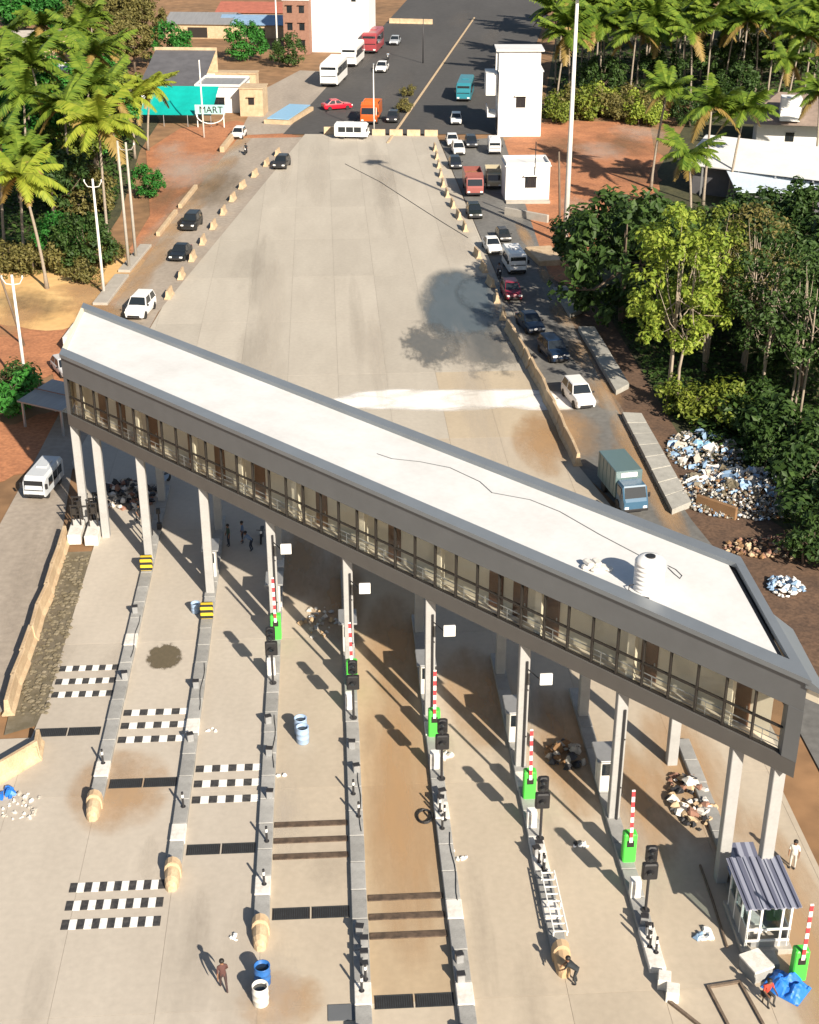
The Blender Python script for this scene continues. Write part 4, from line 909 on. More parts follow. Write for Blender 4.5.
def car(kind,px,py,az,color,label,group=None,z=-0.03,sc=1.0):
    p=at(px,py); t=thing('car',label,'car',(p.x,p.y,z),math.pi/2-R(az),group); t.scale=(sc,)*3
    body,ws,rw,sw,hl,tl,gr,mi=car_meshes(kind)
    b=ob('body',body,t); setmat(b,paint('%.2f_%.2f_%.2f'%color,color))
    ob('windscreen',ws,t); ob('rear_window',rw,t)
    for s in sw: ob('side_window',s,t)
    for s in hl: ob('headlight',s,t)
    for s in tl: ob('tail_light',s,t)
    for s in mi: ob('mirror',s,t)
    ob('grille',gr,t)
    c=CARS[kind]; wheels(t,(-c['L']*0.30,c['L']*0.31),c['W']/2-0.09,0.31 if kind!='suv' else 0.36,0.2)
    return t
def bus(px,py,az,color,label,L=9.5,Wd=2.5,H=3.1,z=-0.03,sc=1.0,cat='bus',roofc=None):
    p=at(px,py); t=thing('bus' if cat=='bus' else 'van',label,cat,(p.x,p.y,z),math.pi/2-R(az)); t.scale=(sc,)*3
    pm=paint('%.2f_%.2f_%.2f'%color,color); h,w=L/2,Wd/2; z0=0.38; wl=H*0.46; wt=H*0.80
    mb=MB(); mb.loft([[(x,-wd,zb),(x,-wd,zt-0.22),(x,-wd+0.16,zt),(x,wd-0.16,zt),(x,wd,zt-0.22),(x,wd,zb)] for x,wd,zb,zt in ((-h,w*0.95,z0+0.1,H-0.12),(-h+0.15,w,z0,H),(h-0.45,w,z0,H),(h-0.12,w*0.97,z0,H-0.22),(h,w*0.93,z0+0.08,H*0.55))])
    b=mb.build('body',pm,t)
    n=max(2,int(L/1.35)); x0,x1=-h+0.5,h-0.9
    for s in (-1,1):
        for k in range(n):
            a,c=x0+(x1-x0)*k/n+0.05,x0+(x1-x0)*(k+1)/n-0.05
            mb=MB(); mb.box((a+c)/2,s*(w+0.002),wl,c-a,0.02,wt-wl); mb.build('side_window','car_glass',t)
        mb=MB(); mb.bbox(h-0.03,s*w*0.7,0.62,0.16,0.4,0.2,0.03); mb.build('headlight','lamp_white',t)
        mb=MB(); mb.bbox(h-0.1,s*(w+0.14),wl+0.2,0.12,0.2,0.4,0.03); mb.build('mirror','black_plastic',t)
    mb=MB(); mb.panel((h+0.01,-w*0.86,H*0.46),(h+0.01,w*0.86,H*0.46),(h-0.09,w*0.84,H*0.86),(h-0.09,-w*0.84,H*0.86),0.03); mb.build('windscreen','car_glass',t)
    mb=MB(); mb.box(-h-0.005,0,wl+0.1,0.02,Wd*0.7,wt-wl-0.1); mb.build('rear_window','car_glass',t)
    mb=MB(); mb.bbox(h-0.02,0,0.4,0.16,Wd*0.9,0.2,0.03); mb.build('bumper','black_plastic',t)
    mb=MB(); mb.bbox(-h*0.2,0,H-0.02,L*0.3,Wd*0.5,0.12,0.03); mb.build('roof_vent',pm,t)
    wheels(t,(-L*0.26,L*0.33),w-0.14,0.46 if L>6 else 0.33,0.26)
    return t
def truck(px,py,az,cabc,boxc,label,kind='box',L=6.0,Wd=2.1,H=3.0,z=-0.03,sc=1.0,load=None):
    p=at(px,py); t=thing('truck',label,'truck',(p.x,p.y,z),math.pi/2-R(az)); t.scale=(sc,)*3
    cm_=paint('%.2f_%.2f_%.2f'%cabc,cabc); bm_=paint('%.2f_%.2f_%.2f'%boxc,boxc); h,w=L/2,Wd/2; cx=h-1.7; ch=H*0.78
    mb=MB(); mb.box(-0.1,0,0.55,L-0.6,0.8,0.2); mb.build('chassis','black_plastic',t)
    mb=MB(); mb.loft([[(x,-wd,zb),(x,-wd*0.98,zt-0.15),(x,-wd*0.86,zt),(x,wd*0.86,zt),(x,wd*0.98,zt-0.15),(x,wd,zb)] for x,wd,zb,zt in ((cx,w*0.92,0.45,ch),(h-0.55,w*0.93,0.45,ch),(h-0.18,w*0.93,0.45,ch*0.62),(h,w*0.9,0.5,ch*0.52))]); cb=mb.build('cab',cm_,t)
    mb=MB(); mb.panel((h-0.165,-w*0.8,ch*0.62),(h-0.165,w*0.8,ch*0.62),(h-0.50,w*0.78,ch*0.95),(h-0.50,-w*0.78,ch*0.95),0.03); mb.build('windscreen','car_glass',cb)
    for s in (-1,1):
        mb=MB(); mb.box(cx+0.6,s*w*0.935,ch*0.58,0.8,0.02,ch*0.3); mb.build('side_window','car_glass',cb)
        mb=MB(); mb.bbox(h-0.03,s*w*0.68,0.62,0.12,0.32,0.18,0.03); mb.build('headlight','lamp_white',cb)
        mb=MB(); mb.bbox(h-0.35,s*(w+0.06),ch*0.6,0.1,0.16,0.36,0.02); mb.build('mirror','black_plastic',cb)
    mb=MB(); mb.bbox(h-0.0,0,0.42,0.14,Wd*0.9,0.18,0.03); mb.build('bumper','black_plastic',cb)
    bx0,bx1=-h,cx-0.12; bl=bx1-bx0
    if kind=='box':
        mb=MB(); mb.bbox((bx0+bx1)/2,0,0.78,bl,Wd,H-0.78,0.04); bo=mb.build('cargo_box',bm_,t)
        for k in range(5):
            for s in (-1,1): mb=MB(); mb.box(bx0+bl*(k+0.5)/5,s*(w+0.015),0.85,0.06,0.03,H-0.95); mb.build('rib',bm_,bo)
        mb=MB(); mb.box(bx1+0.01,0,H-0.5,0.04,Wd*0.6,0.35); mb.build('front_panel','white_paint',bo)
    else:
        mb=MB(); mb.box((bx0+bx1)/2,0,0.78,bl,Wd,0.12); mb.box((bx0+bx1)/2,w-0.04,0.9,bl,0.08,H*0.5-0.5+0.55); mb.box((bx0+bx1)/2,-w+0.04,0.9,bl,0.08,H*0.5-0.5+0.55); mb.box(bx0+0.04,0,0.9,0.08,Wd-0.17,H*0.5+0.05); mb.box(bx1-0.04,0,0.9,0.08,Wd-0.17,H*0.62); bo=mb.build('cargo_bed',bm_,t)
        mb=MB(); gx=8; vs=[]; 
        for j in range(5):
            for i in range(gx+1): vs.append((bx0+0.1+(bl-0.2)*i/gx,(-w+0.1)+(Wd-0.2)*j/4,H*0.5+0.35+0.28*math.sin(math.pi*j/4)*math.sin(math.pi*i/gx)+0.08*noise.noise((i*1.3,j*1.7,px))))
        mb.add(vs,[(j*(gx+1)+i,j*(gx+1)+i+1,(j+1)*(gx+1)+i+1,(j+1)*(gx+1)+i) for j in range(4) for i in range(gx)]); mb.build('load',load or 'laterite',bo)
    wheels(t,(-h*0.55,h*0.55),w-0.16,0.43,0.26)
    return t
def bike(px,py,az,color,label,rider=None,z=-0.03):
    p=at(px,py); t=thing('motorbike',label,'motorbike',(p.x,p.y,z),math.pi/2-R(az))
    a,b=wheel_meshes(0.3,0.11)
    for x in (-0.62,0.62): wo=ob('wheel',a,t,(x,0,0.3)); ob('rim',b,wo)
    pm=paint('%.2f_%.2f_%.2f'%color,color)
    mb=MB(); mb.loft([[(x,-w,z0),(x,-w,z1),(x,w,z1),(x,w,z0)] for x,w,z0,z1 in ((-0.75,0.06,0.6,0.72),(-0.35,0.13,0.4,0.74),(0.2,0.14,0.35,0.88),(0.42,0.08,0.55,0.85))]); mb.build('body',pm,t)
    mb=MB(); mb.bbox(-0.3,0,0.741,0.75,0.26,0.09,0.03); mb.build('seat','black_plastic',t)
    mb=MB(); mb.tube([(0.62,0,0.3),(0.42,0,1.0)],0.04,6); mb.tube([(0.4,-0.34,1.02),(0.42,0,1.0),(0.4,0.34,1.02)],0.025,6); mb.build('handlebar','dark_metal',t)
    mb=MB(); mb.bbox(0.5,0,0.8,0.14,0.18,0.18,0.04); mb.build('headlight','lamp_white',t)
    if rider: person(rider[0],Vector((p.x,p.y,z+0.03))+Vector((math.sin(R(az)),math.cos(R(az)),0))*-0.2,math.pi/2-R(az),'ride',rider[1],(0.03,0.03,0.05))
QR=176  # queue heading towards the camera
q='cars queuing along the right hand road'
white=(0.78,0.78,0.77)
bus(465,97,186,(0.03,0.20,0.26),'teal bus heading the queue near the white three storey building',sc=1.05)
car('hatch',456,123,182,white,'white car directly in front of the teal bus',q,sc=1.15)
car('sedan',452,144,178,white,'white car, left of the pair beside the dark car',q,sc=1.1)
car('hatch',458,153,176,white,'white car just above the red truck',q,sc=1.15)
car('hatch',471,146,178,(0.02,0.025,0.035),'dark car right of the two white cars in the queue',q,sc=1.1)
car('hatch',455,167,176,(0.02,0.03,0.045),'dark blue car squeezed left of the red truck',q,sc=1.05)
truck(473,191,178,(0.30,0.10,0.09),(0.22,0.08,0.07),'dull red open truck with earth load in the queue','open',6.6,2.3,2.9,sc=1.1)
truck(493,185,180,(0.42,0.38,0.26),(0.36,0.33,0.24),'beige truck parked left of the small white cabin','open',5.6,2.2,2.7,z=-0.07,load='dust')
bus(494,152,180,white,'white van parked below the three storey building',4.2,1.8,2.1,z=-0.07,cat='van',sc=1.05)
car('hatch',474,216,176,(0.015,0.02,0.015),'black car below the red truck in the queue',q,sc=1.1)
car('sedan',492,250,172,white,'white car left of the small dark car in the queue',q,sc=1.05)
car('hatch',503,239,172,(0.03,0.03,0.03),'small dark car behind the white van in the queue',q,sc=0.9)
bus(514,269,173,white,'white van in the queue behind the maroon car',4.6,1.95,2.3,cat='van',sc=1.05)
car('hatch',511,296,174,(0.22,0.02,0.04),'maroon car in the queue beside the wet patch',q,sc=1.12)
car('sedan',530,328,166,(0.012,0.03,0.07),'dark blue car, rear one of the two near the drain slabs',q,sc=1.1)
car('suv',553,356,166,(0.010,0.025,0.06),'dark blue car, front one of the two near the drain slabs',q,sc=1.05)
car('suv',578,401,168,white,'white car driving ahead of the box truck',q,sc=1.05)
truck(622,499,168,(0.05,0.12,0.20),(0.11,0.17,0.18),'small truck with grey teal cargo box behind the toll building','box',5.8,2.1,2.9)
bike(499,277,172,(0.05,0.05,0.05),'motorbike left of the white van in the queue',('rider in grey on the motorbike beside the white van',(0.2,0.2,0.22)))
bus(334,82,187,white,'nearer white bus parked at the left of the far road',9.0,2.5,3.2,sc=1.35)
bus(353,63,187,white,'farther white bus parked by the tall white building',9.0,2.5,3.2,sc=1.25)
bus(373,50,187,(0.30,0.05,0.06),'maroon bus beyond the two white buses',9.0,2.5,3.3,sc=1.3)
car('sedan',395,44,187,(0.35,0.38,0.42),'grey car on the far road beside the maroon bus',sc=1.25)
car('sedan',382,71,187,white,'white car alone in the middle of the far road',sc=1.3)
bike(388,60,187,(0.05,0.05,0.06),'motorbike on the far road above the white car',('rider in pale blue on the far road motorbike',(0.3,0.35,0.42)))
car('sedan',337,109,70,(0.50,0.01,0.03),'bright red car turning on the far road',sc=1.2)
truck(371,121,185,(0.50,0.10,0.02),(0.50,0.12,0.03),'orange truck standing behind the barrier row','open',6.2,2.4,3.0,sc=1.25,load='laterite')
car('hatch',393,121,186,(0.03,0.03,0.035),'dark car right of the orange truck',sc=1.15)
bus(352,138,95,white,'white van parked sideways in the barrier row',4.7,1.9,2.1,z=0.0,cat='van',sc=1.15)
car('hatch',282,167,188,(0.03,0.03,0.03),'small dark car alone at the upper left of the apron',z=0.0,sc=1.15)
car('suv',192,227,186,(0.02,0.02,0.02),'black car, farther of the two on the left road',z=-0.036,sc=1.05)
car('sedan',181,257,187,(0.015,0.018,0.022),'black car, nearer of the two on the left road',z=-0.036,sc=1.05)
car('suv',141,313,187,(0.80,0.80,0.79),'white car just behind the left end of the toll building',z=-0.036,sc=1.15)
bus(45,489,187,(0.52,0.55,0.58),'silver van on the left road beside the leftmost columns',4.3,1.75,1.95,z=-0.036,cat='van')
car('hatch',239,137,186,white,'white car parked beside the teal awning shop',z=-0.07,sc=1.1)
bike(246,154,186,(0.03,0.03,0.03),'motorbike with a dark rider at the top of the left road',('rider in dark clothes at the top of the left road',(0.03,0.03,0.035)),z=-0.036)
car('hatch',65,372,150,(0.55,0.55,0.56),'pale car half hidden left of the toll building',z=-0.07)
bike(165,484,200,(0.25,0.35,0.5),'pale blue scooter parked behind the first island column',z=0.0)
bike(262,540,180,(0.03,0.04,0.06),'dark motorbike parked beside the group under the building',z=0.0)

# ------------------------------------------------------------------ poles
def pole(px,py,h,r0,r1,m,label,cat='pole',name='utility_pole',arm=0,lean=(0,0),z=-0.08,rot=0):
    t=thing(name,label,cat,at(px,py)+Vector((0,0,z)),rot)
    mb=MB(); mb.tube([(0,0,0),(lean[0]*0.5,lean[1]*0.5,h/2),(lean[0],lean[1],h)],[r0,(r0+r1)/2,r1],10); mb.build('shaft',m,t,True)
    if arm==1:
        mb=MB(); mb.tube([(-0.9,0,h-0.3),(-0.6,0,h-0.8),(0,0,h-0.9),(0.6,0,h-0.8),(0.9,0,h-0.3)],0.05,6); mb.build('cross_arm',m,t)
        mb=MB()
        for x in (-0.9,0.9): mb.lathe([(0.05,0),(0.09,0.06),(0.05,0.12),(0.09,0.18),(0.03,0.24)],(x,0,h-0.3),8)
        mb.build('insulator','white_paint',t)
    if arm==2:
        mb=MB(); mb.tube([(0,0,h),(0.4,0,h+0.35),(1.6,0,h+0.5)],0.05,6); mb.build('lamp_arm',m,t)
        mb=MB(); mb.bbox(1.9,0,h+0.42,0.8,0.26,0.14,0.04); mb.build('lamp_head','grey_metal',t)
    if arm==3:
        mb=MB(); mb.lathe([(1.3,h-1.2),(1.35,h-1.1),(1.3,h-1.0)],(0,0,0),18); mb.build('lamp_ring','grey_metal',t)
        for k in range(6):
            a=k*math.pi/3; mb=MB(); mb.bbox(1.55*math.cos(a),1.55*math.sin(a),h-1.45,0.5,0.4,0.25,0.03,a); mb.build('lamp_head','grey_metal',t)
    return t
pole(565,243,30,0.36,0.17,'pole_white','tall pale high mast light pole right of the queue','light pole','high_mast_light',3)
pole(104,293,12.5,0.18,0.11,'pole_white','pale electric pole with curved cross arm by the left road',arm=1)
pole(129,268,14.5,0.20,0.12,'concrete','left pole of the twin concrete poles by the left road',arm=0)
pole(136,258,13.5,0.20,0.12,'concrete','right pole of the twin concrete poles by the left road',arm=1)
pole(27,392,11,0.17,0.11,'pole_white','pale pole on the clay bank at the left edge',arm=1)
pole(374,132,10,0.14,0.08,'pole_white','slim lamp post in the barrier row across the far road','lamp post','street_lamp',2,rot=R(90))
pole(423,63,9,0.13,0.08,'dark_metal','dark post at the end of the far road median',z=-0.03)
pole(278,64,16,0.2,0.13,'pole_white','pale pole beside the red roofed sheds')
pole(204,137,12,0.16,0.1,'pole_white','thin pale pole in front of the teal sign')
pole(516,182,9,0.12,0.08,'dark_metal','dark service pipe standing against the small white cabin') if False else None
pole(560,232,10,0.16,0.11,'bark','dark timber post beside the high mast',lean=(-0.6,0))
pole(24,345,9,0.13,0.09,'bark','dark leaning pole beside the clay bank pole',lean=(-2.0,0.5))
pole(195,356,2.6,0.05,0.05,'pole_white','x') if False else None

# ------------------------------------------------------------------ buildings
def house(name,label,px,py,w,d,h,rot,wall,wins=(),roofm='roof_white',parapet=0.5,cat='building',z=-0.1,extras=None):
    t=thing(name,label,cat,at(px,py)+Vector((0,0,z)),R(rot))          # front face on local y = 0, facing -y
    mb=MB(); mb.box(0,d/2,0,w,d,h); mb.build('wall',wall,t)
    mb=MB(); mb.box(0,d/2,h+0.001,w+0.3,d+0.3,0.16); r_=mb.build('roof',roofm,t)
    if parapet:
        mb=MB(); 
        for a in ((0,0.0,w,0.16),(0,d,w,0.16)): mb.box(a[0],a[1],h+0.162,a[2],a[3],parapet)
        for s in (-1,1): mb.box(s*(w/2-0.08),d/2,h+0.162,0.155,d-0.17,parapet)
        mb.build('parapet',wall,r_)
    for (x,z_,ww,hh) in wins:
        f=MB(); f.box(x,-0.02,z_,ww,0.10,hh); fo=f.build('window','frame_black',t)
        g=MB(); 
        for s in (-1,1): g.box(x+s*ww*0.24,-0.075,z_+0.08,ww*0.42,0.02,hh-0.16)
        g.build('pane','car_glass',fo)
        g=MB(); g.box(x,-0.2,z_+hh+0.08,ww+0.5,0.5,0.1); g.build('sunshade',wall,fo)
    if extras: extras(t)
    return t
def b3(t):
    mb=MB(); mb.box(-0.4,1.2,10.4,0.1,0.1,0.1)
    # stepped left bays: balcony slab, recess and stair room
    mb=MB(); mb.box(-4.4,3.4,2.9,1.5,5.0,0.35); mb.box(-5.08,3.4,3.25,0.14,5.0,0.9); mb.build('balcony','white_paint',t)
    mb=MB(); mb.box(-4.55,3.6,6.3,1.8,5.4,3.3); mb.build('side_bay','white_paint',t)
    mb=MB(); mb.box(-0.2,3.2,10.26,6.6,5.2,2.9); sr=mb.build('stair_room','white_paint',t)
    mb=MB(); mb.box(-0.2,3.2,13.162,7.6,6.2,0.22); mb.build('stair_roof','roof_white',sr)
    mb=MB(); mb.box(-3.9,0.8,10.26,0.2,0.2,2.88); mb.build('roof_post','white_paint',sr)
    mb=MB(); mb.box(-3.55,3.4,0.6,0.06,3.6,2.1); mb.build('shutter','frame_black',t)
house('white_house','white three storey building right of the far road',519,136,6.9,7.5,10.1,0,'white_paint',[(0.1,4.6,1.5,1.7)],parapet=0,extras=b3)
def b4(t):
    mb=MB(); mb.tube([(0.9,-0.12,2.6),(0.9,-0.12,8.0)],0.06,6); mb.build('pipe','dark_metal',t)
    mb=MB(); mb.box(0,-0.7,0.0,5.9,1.2,0.35); mb.build('plinth','concrete',t)
house('white_cabin','small white flat roofed cabin beside the queue',527,201,5.9,4.6,4.7,3,'white_paint',[(0.4,1.9,1.5,1.5)],parapet=0.35,extras=b4)
house('white_block','tall white building behind the parked buses',338,52,13.5,12,17,-6,'white_paint',[(3.6,10.5,1.0,1.1)],parapet=0.8)
house('brick_block','unfinished brown building left of the tall white one',297,54,5.5,9,11,-6,'brick',[(x,z_,1.1,1.5) for z_ in (1.5,5.0,8.5) for x in (-1.3,1.3)],parapet=0)
# shops at the left
def shop_roof(t):
    mb=MB(); mb.panel((-5.6,-0.5,3.6),(5.6,-0.5,3.6),(5.6,15,7.4),(-5.6,15,7.4),0.15); mb.build('roof','slate',t)
    mb=MB(); mb.box(0,15.2,0,11.6,0.3,7.9); mb.build('ridge_wall','cream_concrete',t)
t=thing('shop','long low shop with dark slate roof behind the teal awning','shop',at(172,106)+Vector((0,0,-0.1)),R(-3))
mb=MB(); mb.box(0,7.3,0,10.8,14,3.4); mb.build('wall','white_paint',t); shop_roof(t)
for k in range(3):
    mb=MB(); mb.box(-3.4+k*3.4,0.28,0.3,2.4,0.06,2.3); mb.build('shutter','grey_metal',t)
t=house('white_shop','white shop with flat grey roof right of the teal awning',219,112,8.0,9,4.3,-4,'white_paint',[(0,1.2,2.2,1.4)],'tin_grey',0.3)
t=house('cream_hut','small cream hut at the corner of the left road',252,116,4.0,4.6,4.6,-5,'cream_concrete',[(0,2.0,1.0,1.2)],'cream_concrete',0.0)
t=house('boundary_shop','long cream roofed wall behind the white shop',226,92,11.5,3.0,3.4,-4,'cream_concrete',(),'cream_concrete',0)
# teal awning with posts
t=thing('awning','bright teal fabric awning in front of the slate roofed shop','awning',at(176,126)+Vector((0,0,-0.1)),R(-3))
mb=MB(); gx=14; vs=[]
for j in range(9):
    for i in range(gx+1):
        x=-6+12*i/gx; y=8.5*j/8; vs.append((x,y,1.9+3.2*j/8-0.28*math.sin(math.pi*((i/gx*3)%1))*math.sin(math.pi*j/8)))
n_=len(vs); fs=[(j*(gx+1)+i,j*(gx+1)+i+1,(j+1)*(gx+1)+i+1,(j+1)*(gx+1)+i) for j in range(8) for i in range(gx)]
mb.add(vs,fs); mb.add([(x,y,z-0.03) for x,y,z in vs],[f[::-1] for f in fs]); mb.build('fabric','teal_tarp',t,True,False)
for x in (-5.9,-2,2,5.9):
    mb=MB(); mb.cyl((x,0.05,0),(x,0.05,1.88),0.06,n=8); mb.build('post','grey_metal',t)
t=thing('shop_sign','pale teal shop sign board with dark capital letters','sign',at(211,127)+Vector((0,0,-0.1)),R(-3))
mb=MB(); mb.box(0,0,2.2,5.0,0.16,1.5); mb.build('board','tin_blue' if False else mat('sign_teal',(0.35,0.60,0.58),0.6),t)
for x in (-2.2,2.2): mb=MB(); mb.box(x,0.16,0,0.14,0.14,3.6); mb.build('post','white_paint',t)
mb=MB(); pts=[(2.3*math.cos(a),-0.2,0.8+1.5*math.sin(a)) for a in [math.pi*(1+k/14) for k in range(15)]]; mb.tube([(x,y,z+1.4) for x,y,z in pts],0.09,6); mb.build('arch','white_paint',t)
cu=bpy.data.curves.new('lettering','FONT'); cu.body='MART'; cu.size=1.5; cu.extrude=0.03; cu.align_x='CENTER'
to=bpy.data.objects.new('tmp',cu); COL.objects.link(to); dg=bpy.context.evaluated_depsgraph_get(); dg.update(); tm=bpy.data.meshes.new_from_object(to.evaluated_get(dg)); bpy.data.objects.remove(to)
tm.materials.clear(); tm.materials.append(MATS['frame_black']); ob('lettering',tm,t,(0.2,-0.11,2.42),(R(90),0,0))
# blue tin shelter, sheds with coloured roofs
t=thing('tin_shelter','low pale blue tin roof with cream kerb beside the far road','shelter',at(277,124)+Vector((0,0,-0.1)),R(-14))
mb=MB(); mb.box(0,6.5,0,4.6,13,0.7); mb.build('base','cream_concrete',t); mb=MB(); mb.panel((-1.9,0.5,0.9),(1.9,0.5,0.9),(1.9,12.5,1.1),(-1.9,12.5,1.1),0.12); mb.build('roof','pool_blue',t)
def shed(px,py,w,d,h,roofm,label,rot=-4,rise=1.6):
    t=thing('shed',label,'shed',at(px,py)+Vector((0,0,-0.1)),R(rot))
    mb=MB(); mb.box(0,d/2,0,w,d,h); mb.build('wall','cream_concrete',t)
    mb=MB(); mb.panel((-w/2-0.4,-0.5,h+0.02),(w/2+0.4,-0.5,h+0.02),(w/2+0.4,d/2,h+rise),(-w/2-0.4,d/2,h+rise),0.1); mb.panel((-w/2-0.4,d/2,h+rise),(w/2+0.4,d/2,h+rise),(w/2+0.4,d+0.5,h+0.02),(-w/2-0.4,d+0.5,h+0.02),0.1); mb.build('roof',roofm,t)
    mb=MB(); mb.box(0,-0.03,0.2,w*0.3,0.08,h*0.7); mb.build('door','frame_black',t)
shed(198,38,15,16,3.2,'tin_grey','grey tin roofed shed at the upper left behind the round bush')
shed(255,38,16,10,3.0,'tin_blue','pale blue roofed shed behind the green bush at the top')
shed(262,26,22,16,3.2,'tile_red','red roofed shed behind the blue roofed one at the top')
shed(20,62,12,12,4.0,'concrete','pale house half hidden in the trees at the upper left corner',8)
house('pale_house','pale walled house peeking through palms left of the slate roof',64,60,8,8,5,5,'cream_concrete',[(0,2,1.4,1.4)],'tin_grey',0)
shed(30,84,16,8,2.6,'white_paint','low white roofed hut among the left trees',6,0.8)
# the long white roofed hall at the right
p=at(775,203); t=thing('white_hall','large white roofed hall among the palms at the right','hall',p+Vector((0,0,-0.1)),R(-30))
mb=MB(); mb.box(0,8,0,24,16,4.2); mb.build('wall','slate',t)
mb=MB(); mb.panel((-13,-1.5,4.2),(13,-1.5,4.2),(13,8,6.4),(-13,8,6.4),0.15); mb.panel((-13,8,6.4),(13,8,6.4),(13,17.5,4.2),(-13,17.5,4.2),0.15); mb.build('roof','roof_white',t)
mb=MB(); 
for x in (-10,-5,0,5,10): mb.box(x,-1.2,0,0.2,0.2,4.1)
mb.build('post','grey_metal',t)
p=at(800,214); t=thing('blue_lean_to','pale blue roofed lean to in front of the white hall','shed',p+Vector((0,0,-0.1)),R(-2)); mb=MB(); mb.box(0,4,0,16,7.5,3.0); mb.build('wall','slate',t); mb=MB(); mb.panel((-8.6,-0.6,3.05),(8.6,-0.6,3.05),(8.6,8.5,4.0),(-8.6,8.5,4.0),0.1); mb.build('roof',mat('tin_pale',(0.55,0.64,0.74),0.5,var=0.1),t)
t=house('hip_house','white walled house with brown hipped roof behind the white hall',788,150,10,9,4.2,-10,'white_paint',[(0,1.4,1.3,1.4)],'tile_red',0)
mb=MB(); mb.add([(-8,-3,4.4),(8,-3,4.4),(8,12,4.4),(-8,12,4.4),(-2,4.5,8.0),(2,4.5,8.0)],[(3,2,1,0),(0,1,5,4),(1,2,5),(2,3,4,5),(3,0,4)]); mb.build('hip_roof',mat('old_tile',(0.22,0.17,0.14),0.85,var=0.2,scale=1.5),t)
mb=MB(); mb.box(-0.5,-1.5,5.0,3.0,3.0,3.4); mb.build('dormer','white_paint',t)
# roadside wall at the white building and left verge slabs
def wall_between(a,b,w,h,m,name,label,cat='wall'):
    A_,B_=at(*a),at(*b); d=B_-A_; mb=MB(); mb.bbox(0,0,-0.1,w,d.length,h,0.04); o=mb.build(name,m,None,loc=(A_+B_)/2,rot=math.atan2(d.y,d.x)-math.pi/2); return tag(o,label,cat)
wall_between((158,236),(176,213),0.5,0.6,'cream_concrete','kerb_wall','pale kerb wall beside the black car on the left road')
wall_between((180,208),(196,188),0.5,0.6,'cream_concrete','kerb_wall','pale kerb wall piece farther up the left road')
wall_between((222,152),(236,134),0.7,0.9,'cream_concrete','kerb_wall','pale low wall beside the parked white car at the shops')
wall_between((100,305),(122,276),1.6,0.35,'concrete','verge_slab','pale concrete verge slab at the foot of the cross arm pole','slab')
wall_between((124,272),(146,246),1.4,0.35,'concrete','verge_slab','pale concrete verge slab beside the twin poles','slab')
wall_between((505,214),(548,222),0.4,1.0,'concrete','low_wall','low grey wall below the small white cabin')
wall_between((70,352),(86,330),1.2,1.6,'white_worn','verge_slab','pale concrete block beside the left end of the building','slab')
mb=MB(); mb.bbox(0,0,-0.05,0.35,150,0.22,0.03); p=at(441,66); o=mb.build('median','cream_concrete',None,loc=(p.x,p.y,0),rot=-R(7.6)); structure(o)
# grey roofed shelter at the far left
t=thing('left_shelter','grey flat roofed shelter left of the building end','shelter',at(42,432)+Vector((0,0,-0.1)),R(-28))
mb=MB(); mb.panel((-2.4,0,2.5),(2.4,0,2.5),(2.4,4.5,2.9),(-2.4,4.5,2.9),0.14); rf_=mb.build('roof','tin_grey',t)
mb=MB(); mb.box(0,2.2,2.84,4.7,0.12,0.05); mb.build('batten','brick',rf_)
for x in (-2.1,2.1):
    for y in (0.3,4.2): mb=MB(); mb.box(x,y,0,0.16,0.16,2.4); mb.build('post','grey_metal',t)
mb=MB(); mb.box(0,4.35,0,4.0,0.1,2.3); mb.build('back_panel','white_paint',t)
